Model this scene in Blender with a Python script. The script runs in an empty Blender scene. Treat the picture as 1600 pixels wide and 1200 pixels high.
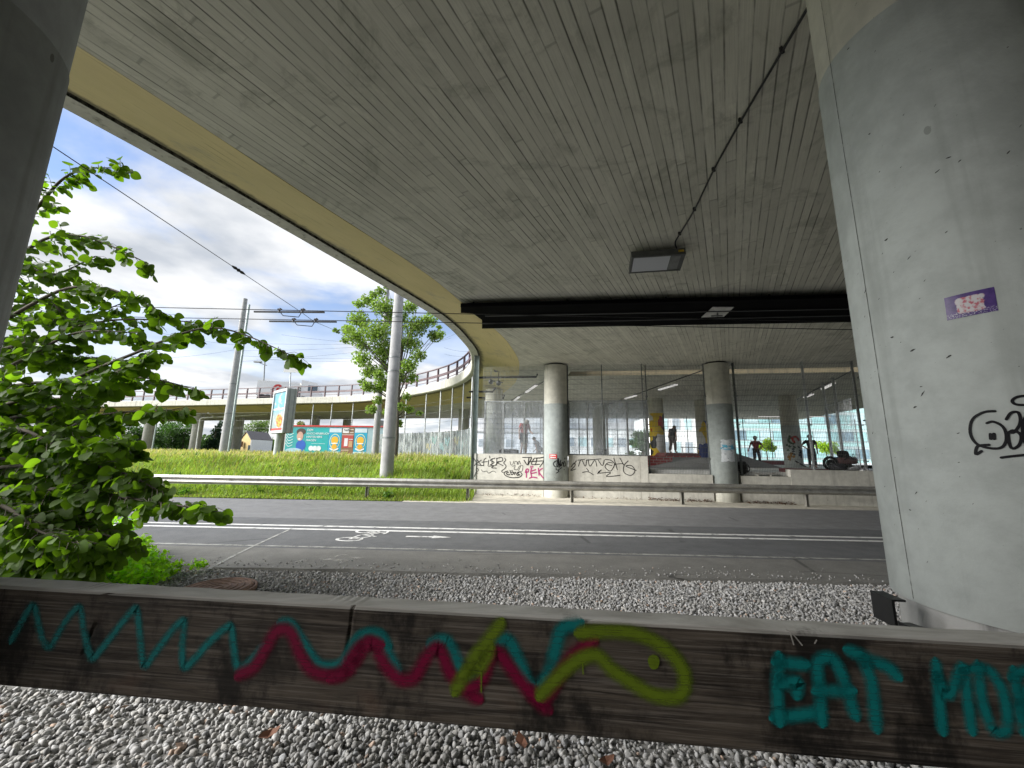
import bpy, bmesh, math, random
import numpy as np
from mathutils import Vector, Matrix
from mathutils.geometry import tessellate_polygon
R = math.radians
random.seed(7); rng = np.random.default_rng(7)
scn = bpy.context.scene
COL = scn.collection
# ---------------------------------------------------------------- camera, world, sun, exposure
FPX, TH, RO, HC = 610., R(10.2), R(.85), 1.6
fw = Vector((0, math.cos(TH), math.sin(TH))); r0 = Vector((1, 0, 0)); u0 = Vector((0, -math.sin(TH), math.cos(TH)))
up = u0*math.cos(RO) - r0*math.sin(RO); rt = r0*math.cos(RO) + u0*math.sin(RO)
CAM = Vector((0, 0, HC))
cd = bpy.data.cameras.new('camera'); cam = bpy.data.objects.new('camera', cd); COL.objects.link(cam)
cam.matrix_world = Matrix(((rt.x, up.x, -fw.x, 0), (rt.y, up.y, -fw.y, 0), (rt.z, up.z, -fw.z, HC), (0, 0, 0, 1)))
cd.sensor_fit = 'HORIZONTAL'; cd.sensor_width = 36; cd.lens = 36*FPX/1600; cd.clip_start = .05; cd.clip_end = 2000
scn.camera = cam
SUN_EL, SUN_AZ = R(29), R(-105)          # azimuth from +Y towards +X
w = bpy.data.worlds.new('World'); scn.world = w; w.use_nodes = True
N, L = w.node_tree.nodes, w.node_tree.links
N.clear()
def nd(t, **k):
    n = N.new(t)
    for a, b in k.items():
        setattr(n, a, b)
    return n
out = nd('ShaderNodeOutputWorld'); bg = nd('ShaderNodeBackground'); bg.inputs[1].default_value = .05
sky = nd('ShaderNodeTexSky', sky_type='NISHITA', sun_disc=False, sun_elevation=SUN_EL, sun_rotation=SUN_AZ % (2*math.pi), air_density=1.0, dust_density=.6, ozone_density=1.5)
tc = nd('ShaderNodeTexCoord'); sep = nd('ShaderNodeSeparateXYZ'); L.new(tc.outputs['Generated'], sep.inputs[0])
def mth(op, a, b=None, c=None, clamp=False):
    n = nd('ShaderNodeMath', operation=op, use_clamp=clamp)
    for i, v in enumerate((a, b, c)):
        if v is None: continue
        if isinstance(v, (int, float)): n.inputs[i].default_value = v
        else: L.new(v, n.inputs[i])
    return n.outputs[0]
den = mth('ADD', mth('MAXIMUM', sep.outputs[2], 0.0), .13)
cmb = nd('ShaderNodeCombineXYZ')
L.new(mth('DIVIDE', sep.outputs[0], den), cmb.inputs[0]); L.new(mth('DIVIDE', sep.outputs[1], den), cmb.inputs[1]); cmb.inputs[2].default_value = 3.7
n1 = nd('ShaderNodeTexNoise'); n1.inputs['Scale'].default_value = 1.25; n1.inputs['Detail'].default_value = 7; n1.inputs['Roughness'].default_value = .52; n1.inputs['Distortion'].default_value = .25
L.new(cmb.outputs[0], n1.inputs['Vector'])
n2 = nd('ShaderNodeTexNoise'); n2.inputs['Scale'].default_value = 2.1; n2.inputs['Detail'].default_value = 6; n2.inputs['Roughness'].default_value = .5
L.new(cmb.outputs[0], n2.inputs['Vector'])
mr = nd('ShaderNodeMapRange', interpolation_type='SMOOTHSTEP'); L.new(n1.outputs[0], mr.inputs[0]); mr.inputs[1].default_value = .38; mr.inputs[2].default_value = .56
cr = nd('ShaderNodeValToRGB'); L.new(n2.outputs[0], cr.inputs[0])
cr.color_ramp.elements[0].position = .36; cr.color_ramp.elements[0].color = (.52, .56, .62, 1)
cr.color_ramp.elements[1].position = .62; cr.color_ramp.elements[1].color = (1, 1, 1, 1)
CLOUD = 2.25
sc_ = nd('ShaderNodeVectorMath', operation='SCALE'); L.new(cr.outputs[0], sc_.inputs[0]); sc_.inputs['Scale'].default_value = CLOUD
mix = nd('ShaderNodeMix', data_type='RGBA'); hz = nd('ShaderNodeMapRange', interpolation_type='SMOOTHSTEP'); L.new(sep.outputs[2], hz.inputs[0]); hz.inputs[1].default_value = .42; hz.inputs[2].default_value = .08; hz.inputs[3].default_value = 0; hz.inputs[4].default_value = .85
L.new(mth('MAXIMUM', mr.outputs[0], hz.outputs[0]), mix.inputs[0]); skd = nd('ShaderNodeVectorMath', operation='MULTIPLY'); L.new(sky.outputs[0], skd.inputs[0]); skd.inputs[1].default_value = (.40, .40, .44); L.new(skd.outputs[0], mix.inputs[6]); L.new(sc_.outputs[0], mix.inputs[7])
L.new(mix.outputs[2], bg.inputs[0]); L.new(bg.outputs[0], out.inputs[0])
sl = bpy.data.lights.new('sun', 'SUN'); sl.energy = .9; sl.angle = R(42); sl.color = (1, .975, .94)
so = bpy.data.objects.new('sun', sl); COL.objects.link(so)
sd = Vector((math.sin(SUN_AZ)*math.cos(SUN_EL), math.cos(SUN_AZ)*math.cos(SUN_EL), math.sin(SUN_EL)))
so.rotation_euler = sd.to_track_quat('Z', 'Y').to_euler(); so.location = (-30, 30, 60)
vs = scn.view_settings; scn.display_settings.display_device = 'sRGB'
vs.view_transform = 'Standard'; vs.look = 'None'; vs.gamma = 1; vs.use_curve_mapping = False
vs.exposure = 3.4
scn.cycles.use_denoising = True
scn.cycles.max_bounces = 14; scn.cycles.diffuse_bounces = 10; scn.cycles.transparent_max_bounces = 24
# ---------------------------------------------------------------- authoring helpers
def ray(x, y): return rt*((x-800)/FPX) - up*((y-600)/FPX) + fw
def gz(x, y, z):
    d = ray(x, y); return CAM + d*((z-HC)/d.z)
def gy(x, y, Y):
    d = ray(x, y); return CAM + d*(Y/d.y)
def hit_plane(x, y, p, n):
    d = ray(x, y); return CAM + d*((Vector(p)-CAM).dot(n)/d.dot(n))
def hit_cyl(x, y, c, r):
    d = ray(x, y); ox, oy = -c[0], -c[1]
    a = d.x*d.x+d.y*d.y; b = 2*(ox*d.x+oy*d.y); q = ox*ox+oy*oy-r*r
    D = b*b-4*a*q
    t = (-b-math.sqrt(max(D, 0)))/(2*a); return CAM + d*t
class MB:
    """collects simple shapes into one mesh"""
    def __init__(s): s.v = []; s.f = []; s.uv = []; s.smooth = []
    def add(s, vs, fs, smooth=False, uvs=None):
        o = len(s.v); s.v += [tuple(p) for p in vs]
        for k, f in enumerate(fs):
            s.f.append(tuple(i+o for i in f)); s.smooth.append(smooth)
            s.uv.append([uvs[i] for i in f] if uvs else [(0, 0)]*len(f))
        return s
    def box(s, c, d, rz=0, M=None):
        hx, hy, hz = d[0]/2, d[1]/2, d[2]/2
        P = [Vector((x*hx, y*hy, z*hz)) for z in (-1, 1) for y in (-1, 1) for x in (-1, 1)]
        m = M if M is not None else Matrix.Rotation(rz, 3, 'Z')
        return s.add([m @ p + Vector(c) for p in P], [(0, 2, 3, 1), (4, 5, 7, 6), (0, 1, 5, 4), (2, 6, 7, 3), (0, 4, 6, 2), (1, 3, 7, 5)])
    def bar(s, a, b, wd, ht, upv=(0, 0, 1)):
        a, b = Vector(a), Vector(b); x = (b-a); ln = x.length; x.normalize()
        y = Vector(upv).cross(x)
        if y.length < 1e-4: y = Vector((0, 1, 0)).cross(x)
        y.normalize(); z = x.cross(y)
        M = Matrix((x, y, z)).transposed()
        return s.box((a+b)/2, (ln, wd, ht), M=M)
    def tube(s, pts, r, n=8, cap=True, smooth=True):
        pts = [Vector(p) for p in pts]; rs = r if isinstance(r, (list, tuple)) else [r]*len(pts)
        vs = []; ref = None
        for i, p in enumerate(pts):
            t = (pts[min(i+1, len(pts)-1)]-pts[max(i-1, 0)]).normalized()
            if ref is None:
                ref = t.cross(Vector((0, 0, 1)))
                if ref.length < .05: ref = t.cross(Vector((0, 1, 0)))
            x = (ref - t*ref.dot(t)).normalized(); y = t.cross(x); ref = x
            vs += [p + (x*math.cos(2*math.pi*k/n) + y*math.sin(2*math.pi*k/n))*rs[i] for k in range(n)]
        fs = [(i*n+k, i*n+(k+1) % n, (i+1)*n+(k+1) % n, (i+1)*n+k) for i in range(len(pts)-1) for k in range(n)]
        s.add(vs, fs, smooth)
        if cap:
            m = len(pts)-1
            s.add(vs[:n], [tuple(range(n-1, -1, -1))]); s.add(vs[m*n:], [tuple(range(n))])
        return s
    def lathe(s, c, prof, n=32, smooth=True, cap=True):
        c = Vector(c); vs = []
        for (r, z) in prof: vs += [c + Vector((r*math.cos(2*math.pi*k/n), r*math.sin(2*math.pi*k/n), z)) for k in range(n)]
        fs = [(i*n+k, i*n+(k+1) % n, (i+1)*n+(k+1) % n, (i+1)*n+k) for i in range(len(prof)-1) for k in range(n)]
        s.add(vs, fs, smooth)
        if cap:
            s.add(vs[:n], [tuple(range(n-1, -1, -1))]); s.add(vs[-n:], [tuple(range(n))])
        return s
    def prism(s, poly, h, M=None):
        """polygon (list of 3D points) extruded by vector h"""
        P = [Vector(p) for p in poly]; h = Vector(h); n = len(P)
        tri = tessellate_polygon([P])
        vs = P + [p+h for p in P]
        fs = [tuple(t) for t in tri] + [tuple(i+n for i in reversed(t)) for t in tri] + [(i, i+n, (i+1) % n+n, (i+1) % n) for i in range(n)]
        s.add(vs, fs); return s
    def ball(s, c, r, sz=(1, 1, 1), n=12, m=8):
        c = Vector(c); vs = []; fs = []
        for i in range(m+1):
            t = math.pi*i/m
            for k in range(n):
                a = 2*math.pi*k/n
                vs.append(c + Vector((r*sz[0]*math.sin(t)*math.cos(a), r*sz[1]*math.sin(t)*math.sin(a), r*sz[2]*math.cos(t))))
        for i in range(m):
            for k in range(n): fs.append((i*n+k, (i+1)*n+k, (i+1)*n+(k+1) % n, i*n+(k+1) % n))
        return s.add(vs, fs, True)
    def ribbon(s, pts, nrm, wd, off=.003):
        """flat stroke along 3D pts; nrm = function(point) or vector; uv.x across, uv.y along"""
        P = [Vector(p) for p in pts]
        if len(P) < 2: return s
        Q = [P[0]]                                           # smooth + resample
        for i in range(len(P)-1):
            p0 = P[max(i-1, 0)]; p1 = P[i]; p2 = P[i+1]; p3 = P[min(i+2, len(P)-1)]
            m = 5 if len(P) > 2 else 2
            for k in range(1, m+1):
                t = k/m
                Q.append(.5*((2*p1)+(p2-p0)*t+(2*p0-5*p1+4*p2-p3)*t*t+(3*p1-p0-3*p2+p3)*t**3))
        vs = []; uv = []; ln = 0
        f = nrm if callable(nrm) else (lambda p: Vector(nrm))
        t0 = (Q[0]-Q[1]).normalized(); t1 = (Q[-1]-Q[-2]).normalized(); fr = (.0, .35, .7, .93)
        q0, q1 = Q[0], Q[-1]; wf = [1.]*len(Q)
        Q = [q0+t0*wd*.5*(1-k) for k in (.0, .12, .4, .7)]+Q+[q1+t1*wd*.5*(1-k) for k in (.7, .4, .12, .0)]
        cw = [0.05, .47, .8, .954]; wf = cw+wf+cw[::-1]
        for i, p in enumerate(Q):
            t = (Q[min(i+1, len(Q)-1)]-Q[max(i-1, 0)]).normalized(); n_ = f(p); b = n_.cross(t).normalized()*wd/2*wf[i]
            if i: ln += (p-Q[i-1]).length
            vs += [p+b+n_*off, p-b+n_*off]; uv += [(0, ln), (1, ln)]
        return s.add(vs, [(2*i, 2*i+1, 2*i+3, 2*i+2) for i in range(len(Q)-1)], True, uv)
    def mesh(s, name):
        me = bpy.data.meshes.new(name); me.from_pydata(s.v, [], s.f); 
        me.polygons.foreach_set('use_smooth', s.smooth)
        ul = me.uv_layers.new(name='UVMap')
        ul.data.foreach_set('uv', [c for f in s.uv for q in f for c in q])
        me.update(); return me
    def build(s, name, mat, parent=None, **k):
        return link(name, s.mesh(name), mat, parent, **k)
def link(name, me, mat, parent=None, label=None, cat=None, group=None, kind=None):
    o = bpy.data.objects.new(name, me); COL.objects.link(o)
    if mat is not None:
        me.materials.clear()
        for m in (mat if isinstance(mat, (list, tuple)) else [mat]): me.materials.append(m)
    if parent is not None:
        o.parent = parent
        p, M = parent, Matrix.Identity(4)
        chain = []
        while p is not None: chain.append(p); p = p.parent
        for q in reversed(chain): M = M @ q.matrix_parent_inverse @ q.matrix_basis
        o.matrix_parent_inverse = M.inverted()
    tag(o, label, cat, group, kind); return o
def tag(o, label=None, cat=None, group=None, kind=None):
    if label: o['label'] = label
    if cat: o['category'] = cat
    if group: o['group'] = group
    if kind: o['kind'] = kind
    return o
def thing(name, label, cat, loc=(0, 0, 0), group=None):
    o = bpy.data.objects.new(name, None); COL.objects.link(o); o.location = loc; o.empty_display_size = .1
    return tag(o, label, cat, group)
def np_mesh(name, V, F, cols=None, smooth=False):
    """numpy verts (n,3), faces (m,k) all same size"""
    me = bpy.data.meshes.new(name); n, (m, k) = len(V), F.shape
    me.vertices.add(n); me.vertices.foreach_set('co', np.ascontiguousarray(V, dtype=np.float32).ravel())
    me.loops.add(m*k); me.loops.foreach_set('vertex_index', np.ascontiguousarray(F, dtype=np.int32).ravel())
    me.polygons.add(m); me.polygons.foreach_set('loop_start', np.arange(0, m*k, k, dtype=np.int32))
    me.polygons.foreach_set('use_smooth', np.full(m, smooth))
    me.update(calc_edges=True)
    if cols is not None:
        a = me.color_attributes.new('tint', 'FLOAT_COLOR', 'POINT')
        c = np.ones((n, 4), dtype=np.float32); c[:, :3] = cols
        a.data.foreach_set('color', c.ravel())
    return me
def spline(P, m=8):
    P = [Vector(p) for p in P]; Q = []
    for i in range(len(P)-1):
        p0 = P[max(i-1, 0)]; p1 = P[i]; p2 = P[i+1]; p3 = P[min(i+2, len(P)-1)]
        for k in range(m):
            t = k/m
            Q.append(.5*((2*p1)+(p2-p0)*t+(2*p0-5*p1+4*p2-p3)*t*t+(3*p1-p0-3*p2+p3)*t**3))
    return Q+[P[-1]]
# ---------------------------------------------------------------- materials
class NT:
    def __init__(s, name):
        s.m = bpy.data.materials.new(name); s.m.use_nodes = True; s.t = s.m.node_tree; s.t.nodes.clear()
        s.out = s.n('ShaderNodeOutputMaterial')
    def n(s, t, ins=None, **k):
        x = s.t.nodes.new(t)
        for a, b in k.items(): setattr(x, a, b)
        for a, b in (ins or {}).items(): s.set(x.inputs[a], b)
        return x
    def set(s, sock, v):
        if isinstance(v, bpy.types.NodeSocket): s.t.links.new(v, sock)
        elif isinstance(v, (tuple, list)) and sock.type == 'RGBA' and len(v) == 3: sock.default_value = (*v, 1)
        else: sock.default_value = v
    def math(s, op, a, b=None, c=None, clamp=False):
        x = s.n('ShaderNodeMath', operation=op, use_clamp=clamp)
        for i, v in enumerate((a, b, c)):
            if v is not None: s.set(x.inputs[i], v)
        return x.outputs[0]
    def mix(s, f, a, b, blend='MIX'):
        x = s.n('ShaderNodeMix', data_type='RGBA', blend_type=blend); s.set(x.inputs[0], f); s.set(x.inputs[6], a); s.set(x.inputs[7], b); return x.outputs[2]
    def noise(s, vec, scale, detail=4, rough=.55, dist=0):
        x = s.n('ShaderNodeTexNoise', {'Scale': scale, 'Detail': detail, 'Roughness': rough, 'Distortion': dist})
        if vec is not None: s.set(x.inputs['Vector'], vec)
        return x.outputs[0]
    def step(s, v, a, b, o0=0., o1=1.):
        x = s.n('ShaderNodeMapRange', interpolation_type='SMOOTHSTEP'); s.set(x.inputs[0], v); s.set(x.inputs[1], a); s.set(x.inputs[2], b); x.inputs[3].default_value = o0; x.inputs[4].default_value = o1; return x.outputs[0]
    def pos(s): return s.n('ShaderNodeNewGeometry').outputs['Position']
    def map(s, vec, scale=(1, 1, 1), rot=(0, 0, 0), loc=(0, 0, 0)):
        x = s.n('ShaderNodeMapping', {'Scale': scale, 'Rotation': rot, 'Location': loc}); s.set(x.inputs['Vector'], vec); return x.outputs[0]
    def bump(s, h, strength=.4, dist=.01):
        x = s.n('ShaderNodeBump', {'Strength': strength, 'Distance': dist}); s.set(x.inputs['Height'], h); return x.outputs[0]
    def bsdf(s, col, rough=.8, metal=0, normal=None, spec=None, trans=None):
        x = s.n('ShaderNodeBsdfPrincipled'); s.set(x.inputs['Base Color'], col); s.set(x.inputs['Roughness'], rough); s.set(x.inputs['Metallic'], metal)
        if normal is not None: s.set(x.inputs['Normal'], normal)
        if spec is not None: s.set(x.inputs['Specular IOR Level'], spec)
        return x.outputs[0]
    def done(s, sh): s.t.links.new(sh, s.out.inputs[0]); return s.m
def plain(name, col, rough=.6, metal=0, var=.25, scale=6, bump=.15, spec=None):
    """worn surface: base colour broken by two noises and fine relief"""
    t = NT(name); p = t.pos()
    a = t.noise(p, scale, 5, .6); b = t.noise(p, scale*7, 3)
    f = t.math('ADD', t.math('MULTIPLY', a, .7), t.math('MULTIPLY', b, .3))
    c = t.mix(t.step(f, .32, .68), tuple(x*(1-var) for x in col), tuple(min(x*(1+var*.6), 1) for x in col))
    return t.done(t.bsdf(c, rough, metal, t.bump(f, bump, .01) if bump else None, spec))
def concrete(name, col, dark=(.12, .115, .1), streak=.5, spots=True, bump=.35, grime=.5):
    t = NT(name); p = t.pos()
    big = t.noise(p, .9, 5, .6); mid = t.noise(p, 5, 6, .65); fine = t.noise(p, 60, 3, .6)
    c = t.mix(t.step(mid, .3, .7), tuple(x*.86 for x in col), tuple(min(1, x*1.08) for x in col))
    c = t.mix(t.math('MULTIPLY', t.step(big, .5, .75), grime), c, tuple(x*.62 for x in col))
    st = t.noise(t.map(p, (7, 7, .35)), 1.0, 5, .6)
    c = t.mix(t.math('MULTIPLY', t.step(st, .52, .72), streak), c, dark)
    h = t.math('ADD', t.math('MULTIPLY', mid, .5), t.math('MULTIPLY', fine, .3))
    if spots:
        v = t.n('ShaderNodeTexVoronoi', {'Scale': 9.}); t.set(v.inputs['Vector'], t.map(p, (1, 1, .55)))
        rnd = t.n('ShaderNodeSeparateColor'); t.set(rnd.inputs[0], v.outputs['Color'])
        sz = t.math('MULTIPLY', t.math('POWER', rnd.outputs[0], 6), .13)
        hole = t.math('LESS_THAN', v.outputs['Distance'], sz)
        c = t.mix(t.math('MULTIPLY', hole, .8), c, dark); h = t.math('SUBTRACT', h, t.math('MULTIPLY', hole, .6))
    return t.done(t.bsdf(c, .85, 0, t.bump(h, bump, .008), .3))
def tinted(name, rough=.6, var=0., trans=0., tcol=(1, 1, 1), spec=.3):
    """colour comes from the per-piece 'tint' attribute"""
    t = NT(name); a = t.n('ShaderNodeAttribute', attribute_name='tint').outputs['Color']
    b = t.bsdf(a, rough, spec=spec)
    if trans:
        tr = t.n('ShaderNodeBsdfTranslucent'); t.set(tr.inputs[0], t.mix(1., a, tcol, 'MULTIPLY'))
        mx = t.n('ShaderNodeMixShader', {0: trans}); t.set(mx.inputs[1], b); t.set(mx.inputs[2], tr.outputs[0]); b = mx.outputs[0]
    return t.done(b)
def paint(name, col, soft=True, thin=.0):
    """sprayed or pen stroke: opaque in the middle, broken and feathered at the rim (uv.x runs across)"""
    t = NT(name); uv = t.n('ShaderNodeTexCoord').outputs['UV']; sp = t.n('ShaderNodeSeparateXYZ'); t.set(sp.inputs[0], uv)
    e = t.math('ABSOLUTE', t.math('SUBTRACT', sp.outputs[0], .5))
    p = t.pos(); nz = t.noise(p, 260 if soft else 30, 3, .8)
    e2 = t.math('ADD', e, t.math('MULTIPLY', t.math('SUBTRACT', nz, .5), .3 if soft else .2))
    al = t.step(e2, .5, .04 if soft else .40)
    if soft: al = t.math('MULTIPLY', al, t.step(t.noise(t.map(p, (2.5, 30, 150), (0, 0, R(6))), 1., 4, .7), .36, .5, .72, 1.))
    if thin: al = t.math('MULTIPLY', al, t.step(t.noise(p, 14, 4, .7), .3, .55, 1-thin, 1))
    c = t.mix(t.noise(p, 25, 4, .6), tuple(x*.8 for x in col), col)
    b = t.bsdf(c, .6, spec=.15); tr = t.n('ShaderNodeBsdfTransparent')
    mx = t.n('ShaderNodeMixShader'); t.set(mx.inputs[0], al); t.set(mx.inputs[1], tr.outputs[0]); t.set(mx.inputs[2], b)
    return t.done(mx.outputs[0])
def glass(name, tint=(.9, .93, .95), dust=.2, dcol=(.5, .53, .56), scr=True):
    t = NT(name); p = t.pos(); tr = t.n('ShaderNodeBsdfTransparent', {0: (*tint, 1)})
    d = t.bsdf(dcol, .5)
    nz = t.noise(t.map(p, (1.3, 1.3, .7)), 2.2, 6, .65); f = t.step(nz, .3, .8, dust*.4, dust*1.9)
    if scr:
        sc = t.noise(t.map(p, (9, 9, 40), (.3, .9, .2)), 1., 4, .8); f = t.math('ADD', f, t.step(sc, .62, .75, 0, .3), clamp=True)
    mx = t.n('ShaderNodeMixShader'); t.set(mx.inputs[0], f); t.set(mx.inputs[1], tr.outputs[0]); t.set(mx.inputs[2], d)
    gl = t.n('ShaderNodeBsdfGlossy', {'Roughness': .06}); fr = t.n('ShaderNodeFresnel', {'IOR': 1.25})
    m2 = t.n('ShaderNodeMixShader'); t.set(m2.inputs[0], fr.outputs[0]); t.set(m2.inputs[1], mx.outputs[0]); t.set(m2.inputs[2], gl.outputs[0])
    return t.done(m2.outputs[0])
BAZ = R(29); BW = .11                                        # board direction and width on the soffit
def board_concrete(name, col):
    """board-marked concrete: rows of boards, darker joints, butt ends; world coordinates along the boards"""
    t = NT(name); p = t.map(t.pos(), (1, 1, 1), (0, 0, BAZ))    # x across the boards, y along
    sp = t.n('ShaderNodeSeparateXYZ'); t.set(sp.inputs[0], p)
    wob = t.math('MULTIPLY', t.math('SUBTRACT', t.noise(p, .8, 2), .5), .012)
    s = t.math('DIVIDE', t.math('ADD', sp.outputs[0], wob), BW)
    cell = t.math('FLOOR', s); fr = t.math('SUBTRACT', s, cell)
    wn = t.n('ShaderNodeTexWhiteNoise', noise_dimensions='1D'); t.set(wn.inputs['W'], cell)
    yy = t.math('ADD', t.math('DIVIDE', sp.outputs[1], 6.3), t.math('MULTIPLY', wn.outputs[0], 7))
    c2 = t.math('FLOOR', yy); fy = t.math('SUBTRACT', yy, c2)
    cm = t.n('ShaderNodeCombineXYZ'); t.set(cm.inputs[0], cell); t.set(cm.inputs[1], c2)
    w2 = t.n('ShaderNodeTexWhiteNoise', noise_dimensions='2D'); t.set(w2.inputs['Vector'], cm.outputs[0])
    ed = t.math('MINIMUM', fr, t.math('SUBTRACT', 1., fr))
    gn = t.noise(t.map(p, (6, .9, 1)), 1., 5, .7)
    joint = t.math('MULTIPLY', t.step(ed, .12, .01), t.step(gn, .36, .66))
    end = t.math('MULTIPLY', t.step(t.math('MINIMUM', fy, t.math('SUBTRACT', 1., fy)), .003, .001), .3)
    grain = t.noise(t.map(p, (95, 2.6, 1)), 1., 5, .7)
    big = t.noise(p, .55, 6, .62); mid = t.noise(t.map(p, (2.2, .9, 1)), 2., 6, .65)
    c = t.mix(w2.outputs[0], tuple(x*.84 for x in col), tuple(x*1.05 for x in col))
    c = t.mix(t.math('MULTIPLY', t.step(grain, .38, .68), .5), c, tuple(x*.72 for x in col))
    c = t.mix(t.math('MULTIPLY', t.step(big, .45, .75), .5), c, tuple(x*.6 for x in col))
    c = t.mix(t.math('MULTIPLY', t.step(mid, .58, .8), .45), c, tuple(min(1, x*1.4) for x in col))
    c = t.mix(t.math('MULTIPLY', joint, .78), c, (.06, .06, .05)); c = t.mix(end, c, (.05, .048, .04))
    stn = t.noise(p, 1.7, 7, .72, .8); c = t.mix(t.math('MULTIPLY', t.step(stn, .5, .68), .42), c, (.20, .205, .16))
    wh = t.step(t.noise(p, 7, 3, .8), .72, .78); c = t.mix(t.math('MULTIPLY', wh, .5), c, (.6, .6, .55))
    h = t.math('SUBTRACT', t.math('ADD', t.math('MULTIPLY', w2.outputs[0], .5), t.math('MULTIPLY', grain, .25)), joint)
    return t.done(t.bsdf(c, .9, 0, t.bump(h, .6, .006), .25))
M = {}
M['soffit'] = board_concrete('board_marked_concrete', (.635, .625, .535))
M['haunch'] = None
M['column'] = concrete('painted_column', (.49, .525, .505), dark=(.3, .32, .3), streak=.4, grime=.3)
M['column3'] = concrete('shade_darkened_column', (.30, .31, .30), streak=.4, grime=.5)  # left front column: its shade is put into the paint colour
M['column2'] = concrete('painted_column_rear', (.31, .34, .325), streak=.2, grime=.3)
M['bare'] = concrete('bare_concrete', (.50, .49, .42), streak=.35)
M['far_conc'] = concrete('pier_concrete', (.40, .40, .37), streak=.3)
M['fascia'] = concrete('fascia_concrete', (.55, .54, .47), dark=(.2, .19, .16), streak=.75, grime=.3)
M['wall'] = concrete('parapet_concrete', (.62, .605, .54), dark=(.25, .23, .19), streak=.35, grime=.35)
M['mast'] = concrete('spun_concrete', (.36, .36, .355), dark=(.2, .2, .2), streak=.4)
M['galv'] = plain('galvanised_steel', (.45, .47, .47), .45, .6, .3)
M['galvd'] = plain('dull_steel', (.22, .235, .23), .5, .4, .3)
M['post'] = plain('post_steel', (.34, .40, .38), .5, .3, .25)
M['black'] = plain('black_board', (.003, .003, .0035), .9, 0, .4, 2, spec=.05)
M['blackm'] = plain('black_steel', (.015, .015, .016), .4, .3, .3)
M['wire'] = plain('wire', (.03, .03, .03), .5, .4, .2, bump=0)
M['mesh'] = plain('fence_wire', (.17, .18, .17), .5, .5, .2, bump=0)
M['red'] = plain('red_paint', (.55, .03, .025), .45)
M['white'] = plain('white_paint', (.78, .78, .76), .5, 0, .08)
M['purple'] = plain('railing_paint', (.12, .075, .08), .5, 0, .3)
M['rail'] = plain('guard_rail_zinc', (.40, .39, .35), .45, .55, .3, 3)
# yellow-washed haunch
def haunch_mat():
    t = NT('limewashed_concrete'); uv = t.n('ShaderNodeTexCoord').outputs['UV']   # uv.x across (m), uv.y along (m)
    p = t.pos(); sp = t.n('ShaderNodeSeparateXYZ'); t.set(sp.inputs[0], uv)
    s = t.math('DIVIDE', sp.outputs[0], .1); fr = t.math('FRACT', s); ed = t.math('MINIMUM', fr, t.math('SUBTRACT', 1., fr))
    gn = t.noise(t.map(uv, (10, .7, 1)), 1., 5, .75)
    joint = t.math('MULTIPLY', t.step(ed, .2, .03), t.step(gn, .52, .68))
    col = (.62, .525, .27)
    c = t.mix(t.noise(p, 1.1, 6, .6), tuple(x*.8 for x in col), tuple(min(1, x*1.12) for x in col))
    c = t.mix(t.math('MULTIPLY', t.step(t.noise(t.map(uv, (25, 1.2, 1)), 1., 5, .7), .4, .75), .3), c, tuple(x*.7 for x in col))
    c = t.mix(t.math('MULTIPLY', joint, .65), c, (.13, .11, .06))
    c = t.mix(t.math('MULTIPLY', t.step(t.noise(p, .7, 5, .7), .52, .66), .5), c, (.30, .28, .22))
    sn = t.math('ADD', sp.outputs[0], t.math('MULTIPLY', t.math('SUBTRACT', t.noise(p, 6, 6, .75), .5), .35)); c = t.mix(t.math('MULTIPLY', t.step(sn, 1.50, 1.66), .8), c, (.07, .065, .05))
    return t.done(t.bsdf(c, .85, 0, t.bump(t.math('SUBTRACT', gn, joint), .4, .006), .25))
M['haunch'] = haunch_mat()
# ---------------------------------------------------------------- ground, road
RS = -.032
def ry(a, x): return a + RS*x
def asphalt(name, col, crack=.3, patch=.3, rough=.75):
    t = NT(name); p = t.pos()
    big = t.noise(t.map(p, (.25, 1.1, 1)), 1., 5, .6); mid = t.noise(p, 3, 5, .65); v = t.n('ShaderNodeTexVoronoi', {'Scale': 90.}); t.set(v.inputs['Vector'], p)
    c = t.mix(t.step(mid, .3, .7), tuple(x*.85 for x in col), tuple(x*1.12 for x in col))
    c = t.mix(t.math('MULTIPLY', t.step(big, .42, .7), patch), c, tuple(x*.62 for x in col))
    sc = t.n('ShaderNodeSeparateColor'); t.set(sc.inputs[0], v.outputs['Color'])
    c = t.mix(t.math('MULTIPLY', t.step(sc.outputs[0], .55, 1.), .3), c, tuple(min(1, x*1.7) for x in col))
    vc = t.n('ShaderNodeTexVoronoi', {'Scale': .55}, feature='DISTANCE_TO_EDGE'); t.set(vc.inputs['Vector'], t.map(t.n('ShaderNodeVectorMath', {0: p, 1: (0, 0, 0)}, operation='ADD').outputs[0], (.5, 1.6, 1)))
    ck = t.math('MULTIPLY', t.step(vc.outputs['Distance'], .012, .003), t.step(t.noise(p, .7, 3), .52, .6))
    c = t.mix(t.math('MULTIPLY', ck, crack), c, tuple(x*.3 for x in col))
    return t.done(t.bsdf(c, rough, 0, t.bump(v.outputs['Distance'], .35, .006), .35))
M['lane'] = asphalt('dark_asphalt', (.110, .113, .116), crack=.6)
M['farlane'] = asphalt('worn_asphalt', (.168, .169, .171), patch=.3, crack=.5)
M['shoulder'] = asphalt('old_asphalt', (.165, .162, .15), crack=.8, patch=.55)
M['dirt'] = plain('dusty_verge', (.50, .47, .39), .9, 0, .3, 3)
M['soil'] = plain('bank_soil', (.12, .12, .05), .95, 0, .4, 1.5)
M['gravel0'] = plain('gravel_bed', (.2, .195, .185), .95, 0, .4, 25, .6)
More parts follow.
